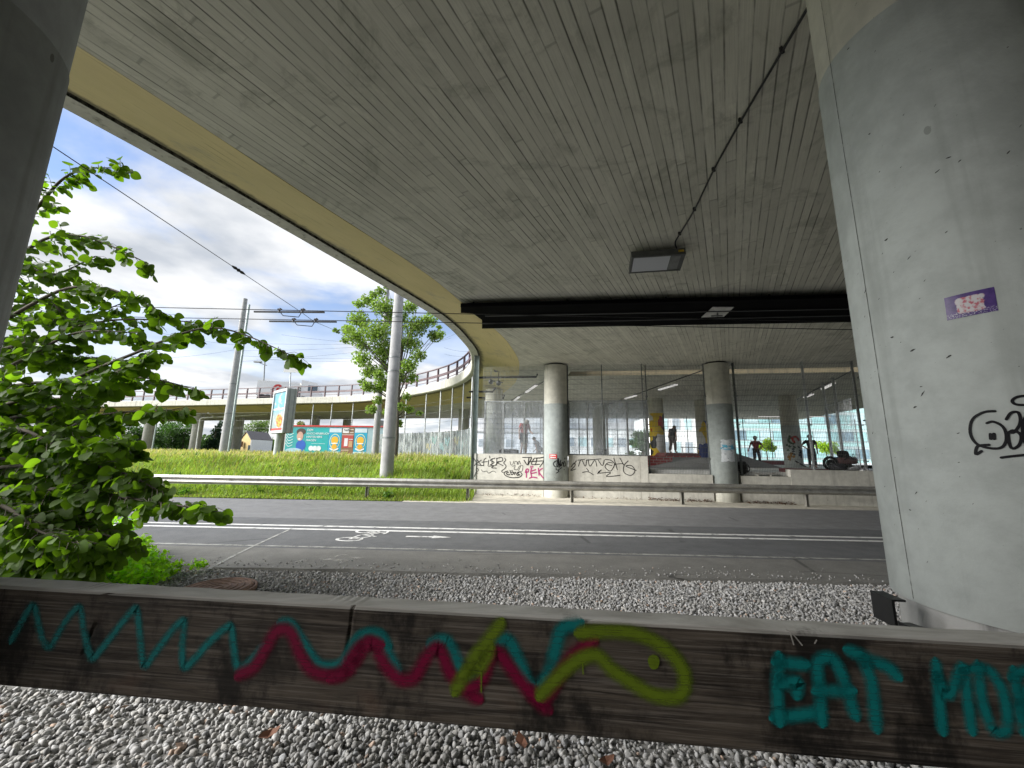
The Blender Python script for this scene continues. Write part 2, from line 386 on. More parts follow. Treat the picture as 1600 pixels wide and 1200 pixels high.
def strip(name, a0, a1, z, mat, x0=-140, x1=70, edge=None, side=0, kind='structure', parent=None, n=None):
    xs = np.linspace(x0, x1, n or (int((x1-x0)/.6) if edge else 40)); m = MB()
    lo = [(x, ry(a0, x)+(edge*(math.sin(x*2.1)+math.sin(x*5.3+1)*.6+rng.normal()*.35) if edge else 0), z) for x in xs]; hi = [(x, ry(a1, x), z) for x in xs]
    k = len(xs)
    m.add(lo+hi, [(i, i+1, k+i+1, k+i) for i in range(k-1)])
    if side: m.add(lo+[(p[0], p[1]-.03, p[2]-side) for p in lo], [(i, k+i, k+i+1, i+1) for i in range(k-1)])
    return m.build(name, mat, parent, kind=kind if parent is None else None)
g = MB(); g.add([(-500, -400, -.09), (500, -400, -.09), (500, 700, -.09), (-500, 700, -.09)], [(0, 1, 2, 3)]); g.build('ground', M['soil'], kind='structure')
m = MB(); xs = np.linspace(-140, 70, 60); k = len(xs)
m.add([(x, -16, -.055) for x in xs]+[(x, ry(5.72, x), -.055) for x in xs], [(i, i+1, k+i+1, k+i) for i in range(k-1)]); m.build('gravel_ground', M['gravel0'], kind='structure')
strip('roadside_shoulder', 5.7, 6.8, 0, M['shoulder'], edge=.03, side=.07)
road = strip('road', 6.8, 9.72, 0, M['lane'])
strip('far_lane', 9.72, 13.35, 0, M['farlane'])
strip('roadside_verge', 13.35, 17.2, -.002, M['dirt'], x0=-3.6)
M['line'] = None
def line_mat(name, wear, col=(.8, .8, .78), soft=.2):
    t = NT(name); p = t.pos(); f = t.step(t.noise(p, 5, 7, .7), wear-.06, wear+soft)
    b = t.bsdf(col, .6); tr = t.n('ShaderNodeBsdfTransparent'); mx = t.n('ShaderNodeMixShader'); t.set(mx.inputs[0], f); t.set(mx.inputs[1], tr.outputs[0]); t.set(mx.inputs[2], b); return t.done(mx.outputs[0])
M['line'] = line_mat('road_paint', .32, (.66, .66, .64)); M['lineworn'] = line_mat('worn_road_paint', .30, (.36, .36, .335), .34); M['lineghost'] = line_mat('ghost_road_paint', .5, (.45, .44, .4))
for a in (8.42, 8.78): strip('centre_line', a-.065, a+.065, .004, M['line'], parent=road)
strip('edge_line', 6.88, 6.96, .004, M['lineworn'], parent=road)
def pave(p, r=None): return gz(p[0], p[1], .005)
def marks(name, strokes, mat, wd, parent, z=.005):
    m = MB()
    for s in strokes: m.ribbon([gz(x, y, z) for x, y in s], (0, 0, 1), wd, 0)
    return m.build(name, mat, parent)
a = gz(325, 889, .006); b = gz(455, 825, .006); marks('tar_seam', [[(325, 889), (390, 856), (455, 826)]], M['lineworn'], .05, road)
# bicycle symbol: rider travels to the right, wheels as ovals on the lane
def pa(x, a): return (x, ry(a, x), .005)
def pb(x, a): return pa(bx+(x-bx)*.66, a)
bm_ = MB()
c0 = gz(556, 838.5, .005); bx, ba = c0.x, c0.y-RS*c0.x
def el(cx, ca, rx, ra, n=20): return [pb(cx+rx*math.cos(2*math.pi*i/n), ca+ra*math.sin(2*math.pi*i/n)) for i in range(n+1)]
bm_.ribbon(el(bx-.05, ba-.22, .34, .15), (0, 0, 1), .06, 0); bm_.ribbon(el(bx+.06, ba+.52, .34, .15), (0, 0, 1), .06, 0)
for s in ([(.0, -.22), (.42, .1), (.06, .52)], [(.42, .1), (.05, .16), (-.05, -.22)], [(.05, .16), (.5, .42), (.06, .52)], [(.42, .1), (.55, .05)], [(.5, .42), (.66, .42)], [(.66, .32), (.7, .42), (.68, .55)]):
    bm_.ribbon([pb(bx+u, ba+v) for u, v in s], (0, 0, 1), .05, 0)
bm_.build('bicycle_symbol', M['line'], road)
am = MB(); p0 = gz(634, 838.3, .005); p1 = gz(700, 839.5, .005); a0 = p0.y-RS*p0.x+.02
am.add([pa(p0.x, a0-.05), pa(p1.x-.3, a0-.05), pa(p1.x-.3, a0+.05), pa(p0.x, a0+.05)], [(0, 1, 2, 3)]); am.add([pa(p1.x-.3, a0-.12), pa(p1.x+.08, a0), pa(p1.x-.3, a0+.12)], [(0, 1, 2)])
am.build('arrow_marking', M['line'], road)
marks('worn_symbol', [[(472, 876), (500, 873), (530, 876)], [(515, 871), (540, 868), (566, 873)], [(528, 880), (540, 876)]], M['lineghost'], .12, road)
# grass bank
def bank_z(x, y):
    t = y-ry(14.0, x)*1.0
    z = np.interp(t, [0, .6, 1.5, 3, 5, 11, 30, 400], [0, .1, .30, .58, .86, .94, .97, 1.0])
    s = np.clip((-1.55-x)/1.3, 0, 1); s = s*s*(3-2*s); s = np.where(y > 16.4, 1, s)
    return z*s + np.where(t > 2.5, .06*np.sin(x*.7)*np.cos(y*.5+x*.2), 0)*s
xs = np.concatenate([np.linspace(-300, -60, 12), np.linspace(-56, -1.5, 90)]); ts = np.array([0, .3, .6, 1, 1.5, 2, 2.5, 3, 4, 5, 6, 8, 11, 14, 18, 24, 32, 50, 120, 380])
X, T = np.meshgrid(xs, ts, indexing='ij'); Y = T+ry(13.75, X)
Z = bank_z(X, Y)-.004*(T < .01); V = np.stack([X, Y, Z], -1).reshape(-1, 3); nx, ny = X.shape
F = np.array([(i*ny+j, (i+1)*ny+j, (i+1)*ny+j+1, i*ny+j+1) for i in range(nx-1) for j in range(ny-1)])
link('grass_bank', np_mesh('grass_bank', V, F, smooth=True), M['soil'], kind='structure')
# ---------------------------------------------------------------- overpass deck
S = 5.25; GZ = 5.76
Gp = [(-16, -9), (-9.4, -2.8), (-6.75, 1.2), (-5.3, 3.94), (-4.33, 5.97), (-3.28, 8.38), (-2.48, 10.24), (-1.98, 11.6), (-1.6, 13.5), (-1.4, 16.3), (-2.01, 20.7), (-3.95, 25), (-8.3, 29.6), (-13.4, 33.1), (-20, 34.9), (-34.4, 38.4), (-60, 44), (-110, 56)]
Ep = [(-14.6, -9.6), (-8.0, -3.6), (-5.35, .6), (-3.9, 3.3), (-2.95, 5.25), (-1.85, 7.45), (-1.15, 9.4), (-.62, 10.9), (-.1, 12.8), (.3, 16.0), (0, 20.9), (-1.7, 26), (-6.9, 31.1), (-12.5, 35), (-19.4, 36.8), (-33.9, 40.2), (-59.6, 46), (-109.6, 58)]
G = spline([(x, y, 0) for x, y in Gp], 10); E = spline([(x, y, 0) for x, y in Ep], 10)
def off(P, d):
    o = []
    for i, p in enumerate(P):
        t = (P[min(i+1, len(P)-1)]-P[max(i-1, 0)]).normalized(); o.append(p+Vector((-t.y, t.x, 0))*d)   # left of travel = outside
    return o
bridge = thing('overpass', 'curved concrete overpass with board marked soffit spanning the road', 'bridge', (0, 0, 0))
def at_z(P, z): return [Vector((p.x, p.y, z)) for p in P]
outer = [(-109, 70), (-62, 57), (-25.8, 46.3), (-10.2, 42.2), (2, 39.6), (14.8, 38.2), (24.5, 37.6), (27.5, 37), (24, 22), (22.5, 12), (24, -3), (26, -9.6)]
poly = at_z(E, 0)+[Vector((x, y, 0)) for x, y in outer]
slot = [Vector((x, y, 0)) for x, y in ((2.6, 17.0), (2.6, 17.95), (17.8, 15.7), (17.8, 14.75))]     # open joint between the two deck parts
tri = tessellate_polygon([poly, slot])
sl_ = MB(); sl_.add([(p.x, p.y, S+.007) for p in poly+slot], [tuple(t) for t in tri])
n = len(poly); sl_.add([(p.x, p.y, S+.007) for p in poly]+[(p.x, p.y, S+1) for p in poly], [(i, (i+1) % n, (i+1) % n+n, i+n) for i in range(len(E)-1, n)])
sl_.build('deck_slab', M['soffit'], bridge)
tp = at_z(off(G, .1), 0)+[Vector((x, y, 0)) for x, y in outer]; tri = tessellate_polygon([tp, slot])
d_ = MB(); d_.add([(p.x, p.y, S+1) for p in tp+slot], [tuple(t) for t in tri]); d_.build('deck_top', M['lane'], bridge)
# haunch between soffit edge and drip groove: two facets with a small lip
def strips(name, rows, mat, uvw=None):
    m = MB(); k = len(rows[0]); vs = [p for r in rows for p in r]; uv = []
    acc = [0]
    for i in range(1, k): acc.append(acc[-1]+(rows[0][i]-rows[0][i-1]).length)
    w_ = 0
    for j, r in enumerate(rows):
        if j: w_ += (rows[j][k//3]-rows[j-1][k//3]).length
        uv += [(w_, acc[i]) for i in range(k)]
    m.add(vs, [(j*k+i, j*k+i+1, (j+1)*k+i+1, (j+1)*k+i) for j in range(len(rows)-1) for i in range(k-1)], False, uv)
    return m.build(name, mat, bridge)
def lerp(A, B, f): return [a.lerp(b, f) for a, b in zip(A, B)]
strips('edge_haunch', [at_z(E, S+.02), at_z(E, S-.004), at_z(lerp(E, G, .33), S+.15), at_z(lerp(E, G, .67), S+.33), at_z(G, GZ-.02)], M['haunch'])
t = NT('mossy_groove'); p = t.pos(); c = t.mix(t.step(t.noise(p, 9, 5, .7), .4, .62), (.025, .025, .02), (.2, .19, .14)); M['groove'] = t.done(t.bsdf(c, .95))
strips('drip_groove', [at_z(G, GZ-.02), at_z(G, GZ+.1), at_z(off(G, .07), GZ+.1), at_z(off(G, .07), GZ-.03)], M['groove'])
strips('edge_beam', [at_z(off(G, .07), GZ-.03), at_z(off(G, .36), GZ-.03), at_z(off(G, .40), GZ+.01), at_z(off(G, .40), GZ+.48), at_z(off(G, .38), GZ+.52), at_z(off(G, .05), GZ+.52), at_z(off(G, .05), GZ+.2)], M['fascia'])
# soffit boards nearest the viewer, each its own piece
u_ = Vector((math.sin(BAZ), math.cos(BAZ), 0)); n_ = Vector((math.cos(BAZ), -math.sin(BAZ), 0))
def edge_t(s):
    best = None
    for i in range(len(E)-1):
        a, b = E[i], E[i+1]; sa, sb = a.dot(n_), b.dot(n_)
        if (sa-s)*(sb-s) <= 0 and sa != sb:
            t_ = a.dot(u_)+(b.dot(u_)-a.dot(u_))*(s-sa)/(sb-sa)
            if -6 < t_ < 9 and (best is None or t_ > best): best = t_
    return best
nb = 0
for ci in range(-54, 26):
    s0, s1 = ci*BW+.0008, (ci+1)*BW-.0008
    def tl(s, y): return (y+s*math.sin(BAZ))/math.cos(BAZ)      # t where the strip reaches depth y
    t_lo = [edge_t(s0), edge_t(s1)]
    t_lo = [max(tl(s, 1.3), a if a is not None else -99) for s, a in zip((s0, s1), t_lo)]
    if edge_t(s0) is None and s0 < -5: continue
    t_hi = [tl(s, 9.6) for s in (s0, s1)]
    cuts = [t_lo]; cur = max(t_lo)+random.uniform(1.5, 7)
    while cur < min(t_hi)-.8: cuts.append([cur, cur]); cur += random.uniform(4.5, 7.5)
    cuts.append(t_hi)
    for k in range(len(cuts)-1):
        a, b = cuts[k], cuts[k+1]
        if b[0]-a[0] < .05 or nb >= 299: continue
        dz = random.uniform(-.0012, .0008); g_ = .0008
        q = [n_*s0+u_*(a[0]+g_), n_*s1+u_*(a[1]+g_), n_*s1+u_*(b[1]-g_), n_*s0+u_*(b[0]-g_)]
        m = MB(); m.prism([(v.x, v.y, S+dz) for v in q], (0, 0, .0062-dz)); m.build('board', M['soffit'], bridge); nb += 1
# faces of the open joint
jb = MB(); sv = [(p.x, p.y) for p in slot]; k = 4
jb.add([(x, y, S) for x, y in sv]+[(x, y, S+1) for x, y in sv], [(i, (i+1) % k, (i+1) % k+k, i+k) for i in range(k)]); jb.build('joint_face', concrete('stained_joint', (.30, .26, .17), streak=.5), bridge)

ab = MB(); ab.box((7, -9.9, 2.6), (37, .6, 5.3)); ab.build('unseen_light_blocker', concrete('dark_blocker_concrete', (.13, .13, .12)), bridge)  # added unseen wall behind the camera, kept dark to hold back light
rE = [(27.5, 37), (24, 22), (22.5, 12), (23, -4)]; rE = spline([(x, y, 0) for x, y in rE], 8); strips('side_haunch', [at_z(rE, S-.004), [p+Vector((1.6, -.3, S+.55)) for p in rE], [p+Vector((1.6, -.3, S+1.05)) for p in rE]], M['haunch'])
# ---------------------------------------------------------------- columns
def col_thing(label, c, r, z0, z1, paint_z=None, ring_z=None, base=None, group='concrete columns carrying the overpass', n=40, bare='bare', paintm='column'):
    o = thing('bridge_column', label, 'column', (c[0], c[1], z0), group)
    if paint_z:
        m = MB(); m.lathe((c[0], c[1], 0), [(r, paint_z+.001), (r, z1)], n, cap=False); m.build('bare_shaft', M[bare], o)
    m = MB(); b0 = ring_z if ring_z else z0
    pr_ = [(r-.02, b0), (r+.006, b0+.005), (r+.006, paint_z if paint_z else z1)]
    if paint_z: pr_.append((r, paint_z+.001))
    m.lathe((c[0], c[1], 0), pr_, n, cap=False); m.build('shaft', M[paintm], o)
    if ring_z:
        m = MB(); m.lathe((c[0], c[1], 0), [(r-.02, z0-.1), (r-.02, ring_z)], n, cap=False); m.build('footing', M['footing'], o)
    if z1 > S-.1:
        m = MB(); m.lathe((c[0], c[1], 0), [(r*.8, z1), (r*.8, S+.02)], 24, cap=False); m.build('bearing', M['blackm'], o)
    return o
M['footing'] = concrete('smudged_footing', (.30, .30, .29), dark=(.03, .03, .03), streak=.8)
CR = (2.36, 1.92); RR = .45
colR = col_thing('large painted column at the right front edge with a purple sticker', CR, RR, -.06, S-.05, 3.97, .94, n=96)
CL = (-2.65, 1.4)
colL = col_thing('painted column, darkened for shade, at the left front edge beside the leafy branches', CL, RR, -.06, S-.05, 3.5, .94, n=96, bare='column3', paintm='column3')
m = MB(); pts = [hit_cyl(x, y, CR, RR+.007) for x, y in ((1287, 30), (1293, 60), (1304, 120), (1318, 230), (1330, 310), (1342, 370), (1355, 450), (1372, 560))]
def cyl_n(c): return lambda p: Vector((p.x-c[0], p.y-c[1], 0)).normalized()
M['crack'] = plain('seam_dark', (.06, .06, .055), .9, bump=0)
M['tagblack'] = paint('black_marker', (.012, .012, .014), False); M['tagpink'] = paint('pink_marker', (.45, .06, .2), False); M['tagdim'] = paint('faded_marker', (.05, .05, .05), False, .5)
# formwork seam: one vertical line down the column
az0 = math.atan2(pts[3].y-CR[1], pts[3].x-CR[0])
sm = MB(); sm.ribbon([(CR[0]+(RR+.0065)*math.cos(az0+.004*math.sin(z*3)), CR[1]+(RR+.0065)*math.sin(az0+.004*math.sin(z*3)), z) for z in np.linspace(.96, 5.1, 24)], cyl_n(CR), .0045, .0012)
sm.build('form_seam', paint('seam_line', (.13, .13, .12), False, .9), colR)
def tagset(name, strokes, f, nrm, wd, mat, parent, offv=.002):
    m = MB()
    for s in strokes:
        if len(s) > 1: m.ribbon([f(x, y) for x, y in s], nrm, wd, offv)
    return m.build(name, mat, parent)
tg = [[(548, 485), (515, 488), (480, 510), (472, 550), (490, 585), (530, 600), (570, 598), (585, 570), (575, 535), (545, 518), (525, 522)], [(530, 590), (495, 595), (490, 620), (507, 610)], [(535, 557), (536, 571)], [(546, 556), (547, 571)],
      [(585, 510), (600, 490), (622, 490), (628, 520), (610, 550), (590, 555), (600, 600), (625, 590), (630, 560), (605, 545), (585, 560)], [(652, 490), (637, 520), (636, 560), (648, 595)], [(570, 630), (600, 626), (650, 621)], [(655, 436), (620, 440), (603, 452), (615, 464), (655, 466)]]
tagset('graffiti_tag', [[(1280+x/2, 400+y/2) for x, y in s] for s in tg], lambda x, y: hit_cyl(x, y, CR, RR+.007), cyl_n(CR), .011, M['tagblack'], colR)
# chips and pocks as shallow dark dimples
ck = MB()
for i in range(420):
    a = random.uniform(math.pi*.86, math.pi*1.75); z = random.uniform(1.0, 4.9); q = random.random()**5*.010+.0014; rr = RR+.007+(0 if z < 3.97 else -.006)
    sl_k = random.uniform(-.2, 1.3); P = [(CR[0]+rr*math.cos(a+q*u/RR), CR[1]+rr*math.sin(a+q*u/RR), z+q*(v+sl_k*u)) for u, v in ((math.cos(k)*random.uniform(.5, 1.3), .45*math.sin(k)*random.uniform(.5, 1.3)) for k in np.linspace(0, 6.28, 8)[:-1])]
    ck.add(P, [tuple(range(7))])
ck.build('pock_marks', M['crack'], colR, kind='stuff')
# sticker (purple print, worn white middle)
def sticker_mat():
    t = NT('sticker_print'); uv = t.n('ShaderNodeTexCoord').outputs['UV']; sp = t.n('ShaderNodeSeparateXYZ'); t.set(sp.inputs[0], uv)
    nz = t.noise(t.map(uv, (6, 3.5, 1)), 1., 6, .7)
    dx = t.math('ABSOLUTE', t.math('SUBTRACT', sp.outputs[0], .5)); dy = t.math('ABSOLUTE', t.math('SUBTRACT', sp.outputs[1], .5))
    mid = t.math('MULTIPLY', t.step(dx, .42, .15), t.step(dy, .45, .25)); mid = t.step(t.math('ADD', mid, t.math('MULTIPLY', t.math('SUBTRACT', nz, .5), 1.1)), .45, .62)
    c = t.mix(t.step(nz, .3, .7), (.06, .035, .16), (.11, .06, .24)); c = t.mix(mid, c, t.mix(t.step(t.noise(t.map(uv, (9, 5, 1)), 1., 3), .45, .62), (.62, .6, .62), (.5, .12, .16)))
    c = t.mix(t.math('MULTIPLY', t.step(t.noise(t.map(uv, (26, 30, 1)), 1., 2), .56, .6), t.math('LESS_THAN', sp.outputs[1], .24)), c, (.55, .55, .6))
    return t.done(t.bsdf(c, .35))
m = MB(); q = [hit_cyl(x, y, CR, RR+.008) for x, y in ((1480, 501), (1560, 485), (1553, 448), (1475, 466))]
NU, NV = 10, 4; vs = []; uv = []
for j in range(NV+1):
    for i in range(NU+1):
        a, b = i/NU, j/NV; p = (q[0]*(1-a)+q[1]*a)*(1-b)+(q[3]*(1-a)+q[2]*a)*b
        d = Vector((p.x-CR[0], p.y-CR[1], 0)).normalized(); vs.append((CR[0]+d.x*(RR+.008), CR[1]+d.y*(RR+.008), p.z)); uv.append((a, b))
m.add(vs, [(j*(NU+1)+i, j*(NU+1)+i+1, (j+1)*(NU+1)+i+1, (j+1)*(NU+1)+i) for j in range(NV) for i in range(NU)], True, uv)
m.build('sticker', sticker_mat(), colR)
C1, C2 = (1.78, 15.72), (8.02, 15.02); RC = .46
col1 = col_thing('tagged column with a small red sign rising behind the guard rail', C1, RC, -.05, S-.06, 3.6, n=48, paintm='column2')
col2 = col_thing('column carrying a torn white poster rising behind the guard rail', C2, RC, -.05, S-.06, 3.6, n=48, paintm='column2')
for c, o in ((C1, col1), (C2, col2)):
    m = MB(); m.lathe((c[0], c[1], 0), [(RC+.012, -.05), (RC+.012, .38), (RC+.004, .40)], 48, cap=False); m.build('base_collar', M['bare'], o)
s7 = lambda L: [[(720+x/4.706, 600+y/4.706) for x, y in s] for s in L]
t1 = [[(690, 570), (680, 590), (700, 610), (720, 590), (705, 565), (690, 575)], [(705, 600), (715, 545), (725, 600)], [(730, 570), (735, 605), (750, 575), (755, 605)], [(765, 570), (770, 600), (755, 600), (760, 570)], [(700, 620), (740, 615), (715, 635), (760, 630)], [(712, 560), (740, 600)], [(708, 585), (745, 580)], [(720, 555), (715, 610)], [(735, 560), (725, 612)], [(762, 545), (764, 552)], [(772, 545), (773, 552)], [(700, 628), (722, 640), (702, 655)]]
tagset('graffiti_tag', s7(t1), lambda x, y: hit_cyl(x, y, C1, RC+.008), cyl_n(C1), .035, M['tagblack'], col1)
def patch(name, c, r, cs, mat, parent, uvs=True):
    q = [hit_cyl(x, y, c, r) for x, y in cs]; m = MB(); vs = []; uv = []
    for j in range(4):
        for i in range(7):
            a, b = i/6, j/3; p = (q[0]*(1-a)+q[1]*a)*(1-b)+(q[3]*(1-a)+q[2]*a)*b; d = Vector((p.x-c[0], p.y-c[1], 0)).normalized()
            vs.append((c[0]+d.x*r, c[1]+d.y*r, p.z)); uv.append((a, b))
    m.add(vs, [(j*7+i, j*7+i+1, (j+1)*7+i+1, (j+1)*7+i) for j in range(3) for i in range(6)], True, uv); return m.build(name, mat, parent)
t = NT('red_notice'); uv = t.n('ShaderNodeTexCoord').outputs['UV']; sp = t.n('ShaderNodeSeparateXYZ'); t.set(sp.inputs[0], uv)
ln = t.math('LESS_THAN', t.math('ABSOLUTE', t.math('SUBTRACT', t.math('FRACT', t.math('MULTIPLY', sp.outputs[1], 2.)), .5)), .22); ins = t.math('LESS_THAN', t.math('ABSOLUTE', t.math('SUBTRACT', sp.outputs[0], .5)), .36)
tx = t.math('GREATER_THAN', t.noise(t.map(uv, (30, 4, 1)), 1., 1), .42)
t.done(t.bsdf(t.mix(t.math('MULTIPLY', t.math('MULTIPLY', ln, ins), tx), (.6, .04, .04), (.8, .75, .72)), .4)); M['notice'] = t.m
patch('red_sign', C1, RC+.02, ((858.5, 716), (870, 716.5), (870, 710), (858.5, 709.5)), M['notice'], col1)
t = NT('torn_poster'); uv = t.n('ShaderNodeTexCoord').outputs['UV']; sp = t.n('ShaderNodeSeparateXYZ'); t.set(sp.inputs[0], uv); nz = t.noise(uv, 3.5, 6, .65)
c = t.mix(t.step(nz, .3, .7), (.5, .54, .56), (.75, .78, .78)); band = t.math('MULTIPLY', t.step(t.math('ABSOLUTE', t.math('SUBTRACT', sp.outputs[1], .64)), .16, .06), t.step(t.noise(t.map(uv, (3, 8, 1)), 1., 4), .46, .52))
c = t.mix(band, c, (.1, .42, .6)); c = t.mix(t.step(t.noise(t.map(uv, (5, 9, 1)), 1., 3), .62, .66), c, (.05, .07, .1))
ed = t.math('MAXIMUM', t.math('ABSOLUTE', t.math('SUBTRACT', sp.outputs[0], .5)), t.math('ABSOLUTE', t.math('SUBTRACT', sp.outputs[1], .5)))
al = t.step(t.math('ADD', ed, t.math('MULTIPLY', t.math('SUBTRACT', nz, .5), .35)), .5, .46); mx = t.n('ShaderNodeMixShader'); t.set(mx.inputs[0], al); t.set(mx.inputs[1], t.n('ShaderNodeBsdfTransparent').outputs[0]); t.set(mx.inputs[2], t.bsdf(c, .6)); M['poster'] = t.done(mx.outputs[0])
patch('torn_poster', C2, RC+.012, ((1127, 722), (1149, 722), (1147, 686), (1125, 686)), M['poster'], col2)
# columns standing in the skate park
def harlequin(name, cols, sc, seed):
    t = NT(name); p = t.pos(); q = t.map(p, (1, 1, .62), (0, 0, 0), (seed, seed*2, seed)); v = t.n('ShaderNodeTexVoronoi', {'Scale': sc, 'Randomness': .75}, distance='MANHATTAN'); t.set(v.inputs['Vector'], q)
    s_ = t.n('ShaderNodeSeparateColor'); t.set(s_.inputs[0], v.outputs['Color']); r = t.n('ShaderNodeValToRGB'); r.color_ramp.interpolation = 'CONSTANT'
    e = r.color_ramp.elements
    for i, c in enumerate(cols):
        if i < 2: e[i].position = i/len(cols)
        else: e.new(i/len(cols))
    for i, c in enumerate(cols): e[i].color = (*c, 1)
    t.set(r.inputs[0], s_.outputs[0]); return t.done(t.bsdf(r.outputs[0], .5))
YL, BK, WH, RD, BL = (.75, .52, .02), (.02, .02, .025), (.7, .7, .68), (.5, .03, .03), (.02, .05, .28)
M['harl1'] = harlequin('harlequin_yellow', [YL, BK, WH, YL, BK, RD, YL, WH], 2.7, 3.); M['harl2'] = harlequin('harlequin_blue', [WH, BL, YL, WH, RD, BL, YL], 2.2, 8.)
FZ = 1.1
def park_col(label, px, py, Y, r, pz=None, pm=None):
    p = gy(px, py, Y); return col_thing(label, (p.x, Y), r, FZ-.1, S+.02, pz, None, paintm=pm or 'bare', n=32, bare='bare')
park_col('skate park column painted with yellow and black triangles', 1028, 700, 25, .46, 4.3, 'harl1')
park_col('skate park column painted with white, blue and yellow diamonds', 1101, 700, 25.5, .44, 3.9, 'harl2')
c3 = gy(1238, 700, 23); c3 = (c3.x, 23.)
colg = park_col('plain skate park column with graffiti beside the person in black', 1238, 700, 23, .46, 3.5, 'column')
pt = [[(580, 480), (640, 460), (600, 500), (650, 500), (590, 530)], [(625, 410), (660, 400), (690, 430), (650, 455), (630, 425)], [(640, 520), (690, 500), (640, 550), (700, 530), (650, 580), (700, 560)], [(590, 600), (620, 560), (600, 630), (640, 600)], [(700, 580), (720, 540), (715, 600)], [(600, 400), (590, 440), (610, 460)]]
for i, s in enumerate(pt):
    mt = paint('mural_paint', [(.03, .12, .04), (.5, .04, .04), (.03, .04, .08), (.4, .2, .03), (.05, .06, .1), (.03, .1, .04)][i]); tagset('mural_stroke', [[(1140+x/6.4, 620+y/6.4) for x, y in s]], lambda x, y: hit_cyl(x, y, c3, .47), cyl_n(c3), .2, mt, colg, .003)
park_col('dim skate park column behind the leftmost dusty glass pane', 770, 700, 22.5, .5)
park_col('skate park column with black scrawls behind the dusty glass', 937, 700, 29, .46)
# far piers under the curved ramp
for lb, px, Y in (('slim ramp pier beside the white drain pipe', 307, 40), ('ramp pier left of the leaning twin pole mast', 232, 41), ('ramp pier in front of the yellow house gable', 371, 44), ('ramp pier hidden behind the poster case', 439, 39), ('ramp pier rising behind the left half of the billboard', 490, 41), ('dark ramp pier rising behind the middle of the billboard', 541, 44), ('ramp pier just right of the second mast', 592, 46), ('ramp pier behind the glass noise barrier near the steel corner post', 724, 33), ('ramp pier farthest left behind the leaves', 165, 43)):
    p = gy(px, 680, Y); col_thing(lb, (p.x, Y), .46, .9, S+.02, group='piers of the far ramp', paintm='far_conc', n=24)
# ---------------------------------------------------------------- railing on the far part of the ramp
rl = thing('bridge_railing', 'purple brown steel railing along the far curved ramp edge', 'railing', (-8.3, 29.6, GZ+.5))
RG = off(G, .22)[88:165]; acc = [0]
for i in range(1, len(RG)): acc.append(acc[-1]+(RG[i]-RG[i-1]).length)
def rp(d):
    for i in range(1, len(acc)):
        if acc[i] >= d: return RG[i-1].lerp(RG[i], (d-acc[i-1])/(acc[i]-acc[i-1]))
    return RG[-1]
d = 0; pm_ = None
while d < acc[-1]:
    p = rp(d); t_ = (rp(d+.1)-rp(max(d-.1, 0))).normalized(); m = MB(); m.box((p.x, p.y, GZ+1.01), (.09, .12, 1.0), math.atan2(t_.y, t_.x)); m.build('post', M['purple'], rl); d += 1.4
for zz, ht, wd, nm in ((GZ+1.5, .06, .1, 'top_rail'), (GZ+1.0, .16, .06, 'middle_rail'), (GZ+.72, .03, .03, 'lower_rail')):
    m = MB()
    q = [rp(d) for d in np.arange(0, acc[-1], .7)]
    for a, b in zip(q, q[1:]): m.bar((a.x, a.y, zz), (b.x, b.y, zz), wd, ht)
    m.build(nm, M['purple'], rl)
# ---------------------------------------------------------------- parapet wall along the road
WA, WB = Vector((-1.5, 16.2, 0)), Vector((12.5, 14.1, 0)); WD = (WB-WA).normalized(); WN = Vector((WD.y, -WD.x, 0))   # WN points to the road
if WN.y > 0: WN = -WN
WANG = math.atan2(WD.y, WD.x)
def wx(px, y=740, o=0): return (hit_plane(px, y, WA+WN*o, WN)-WA).dot(WD)          # distance along the wall
def wp(s, z, o=0): return WA + WD*s + WN*o + Vector((0, 0, z))
def wz(px, py, o=0): return hit_plane(px, py, WA+WN*o, WN).z
wall = thing('parapet_wall', 'low pale concrete parapet wall covered in scrawled tags behind the guard rail', 'wall', WA)
def wseg(name, s0, s1, z0, z1, th, o=0, mat='wall', parent=None):
    m = MB(); c = wp((s0+s1)/2, (z0+z1)/2, o-th/2); m.box(c, (s1-s0, th, z1-z0), WANG); return m.build(name, M[mat], parent or wall)
sC1, sC2 = (Vector((*C1, 0))-WA).dot(WD), (Vector((*C2, 0))-WA).dot(WD)
s_p0, s_p1 = wx(1001), wx(1013); s_end = wx(1366); s_blk = wx(1235)
zt = wz(800, 709.5); zs = wz(1060, 741); zb = wz(1300, 735)
wseg('wall_panel', 0, sC1-.49, -.06, zt, .3); wseg('wall_panel', sC1+.49, s_p0-.006, -.06, zt-.004, .3)
wseg('wall_panel', s_p0+.006, s_p1, -.06, zt-.006, .31, .01)
wseg('wall_panel', s_p1+.004, sC2-.49, -.06, zs, .3); wseg('wall_panel', sC2+.49, s_blk-.004, -.06, zs-.01, .3); wseg('wall_panel', s_blk, s_end, -.06, zb, .32, .012)
for a, b in ((s_p1+.3, sC2-.5), (sC2+.5, s_end)):
    m = MB(); m.bar(wp(a, .40, .006), wp(b, .40, .006), .03, .02); m.build('ledge_strip', M['bare'], wall)
f_ = lambda x, y: hit_plane(x, y, WA+WN*.004, WN)
blk = [[(120, 555), (150, 600)], [(150, 560), (115, 590), (165, 600)], [(185, 545), (170, 560), (168, 600)], [(155, 575), (195, 570)], [(205, 560), (200, 600)], [(212, 530), (214, 545)], [(250, 545), (215, 560), (245, 575), (215, 595)], [(265, 545), (262, 598)], [(262, 548), (300, 540), (305, 565), (265, 575), (310, 600)], [(205, 605), (245, 600), (225, 615), (260, 618)], [(110, 650), (100, 680)], [(322, 545), (330, 560), (315, 580), (332, 600), (325, 620), (300, 640), (310, 650)], [(95, 545), (112, 575), (100, 600)], [(230, 548), (228, 598)], [(280, 572), (250, 600)]]
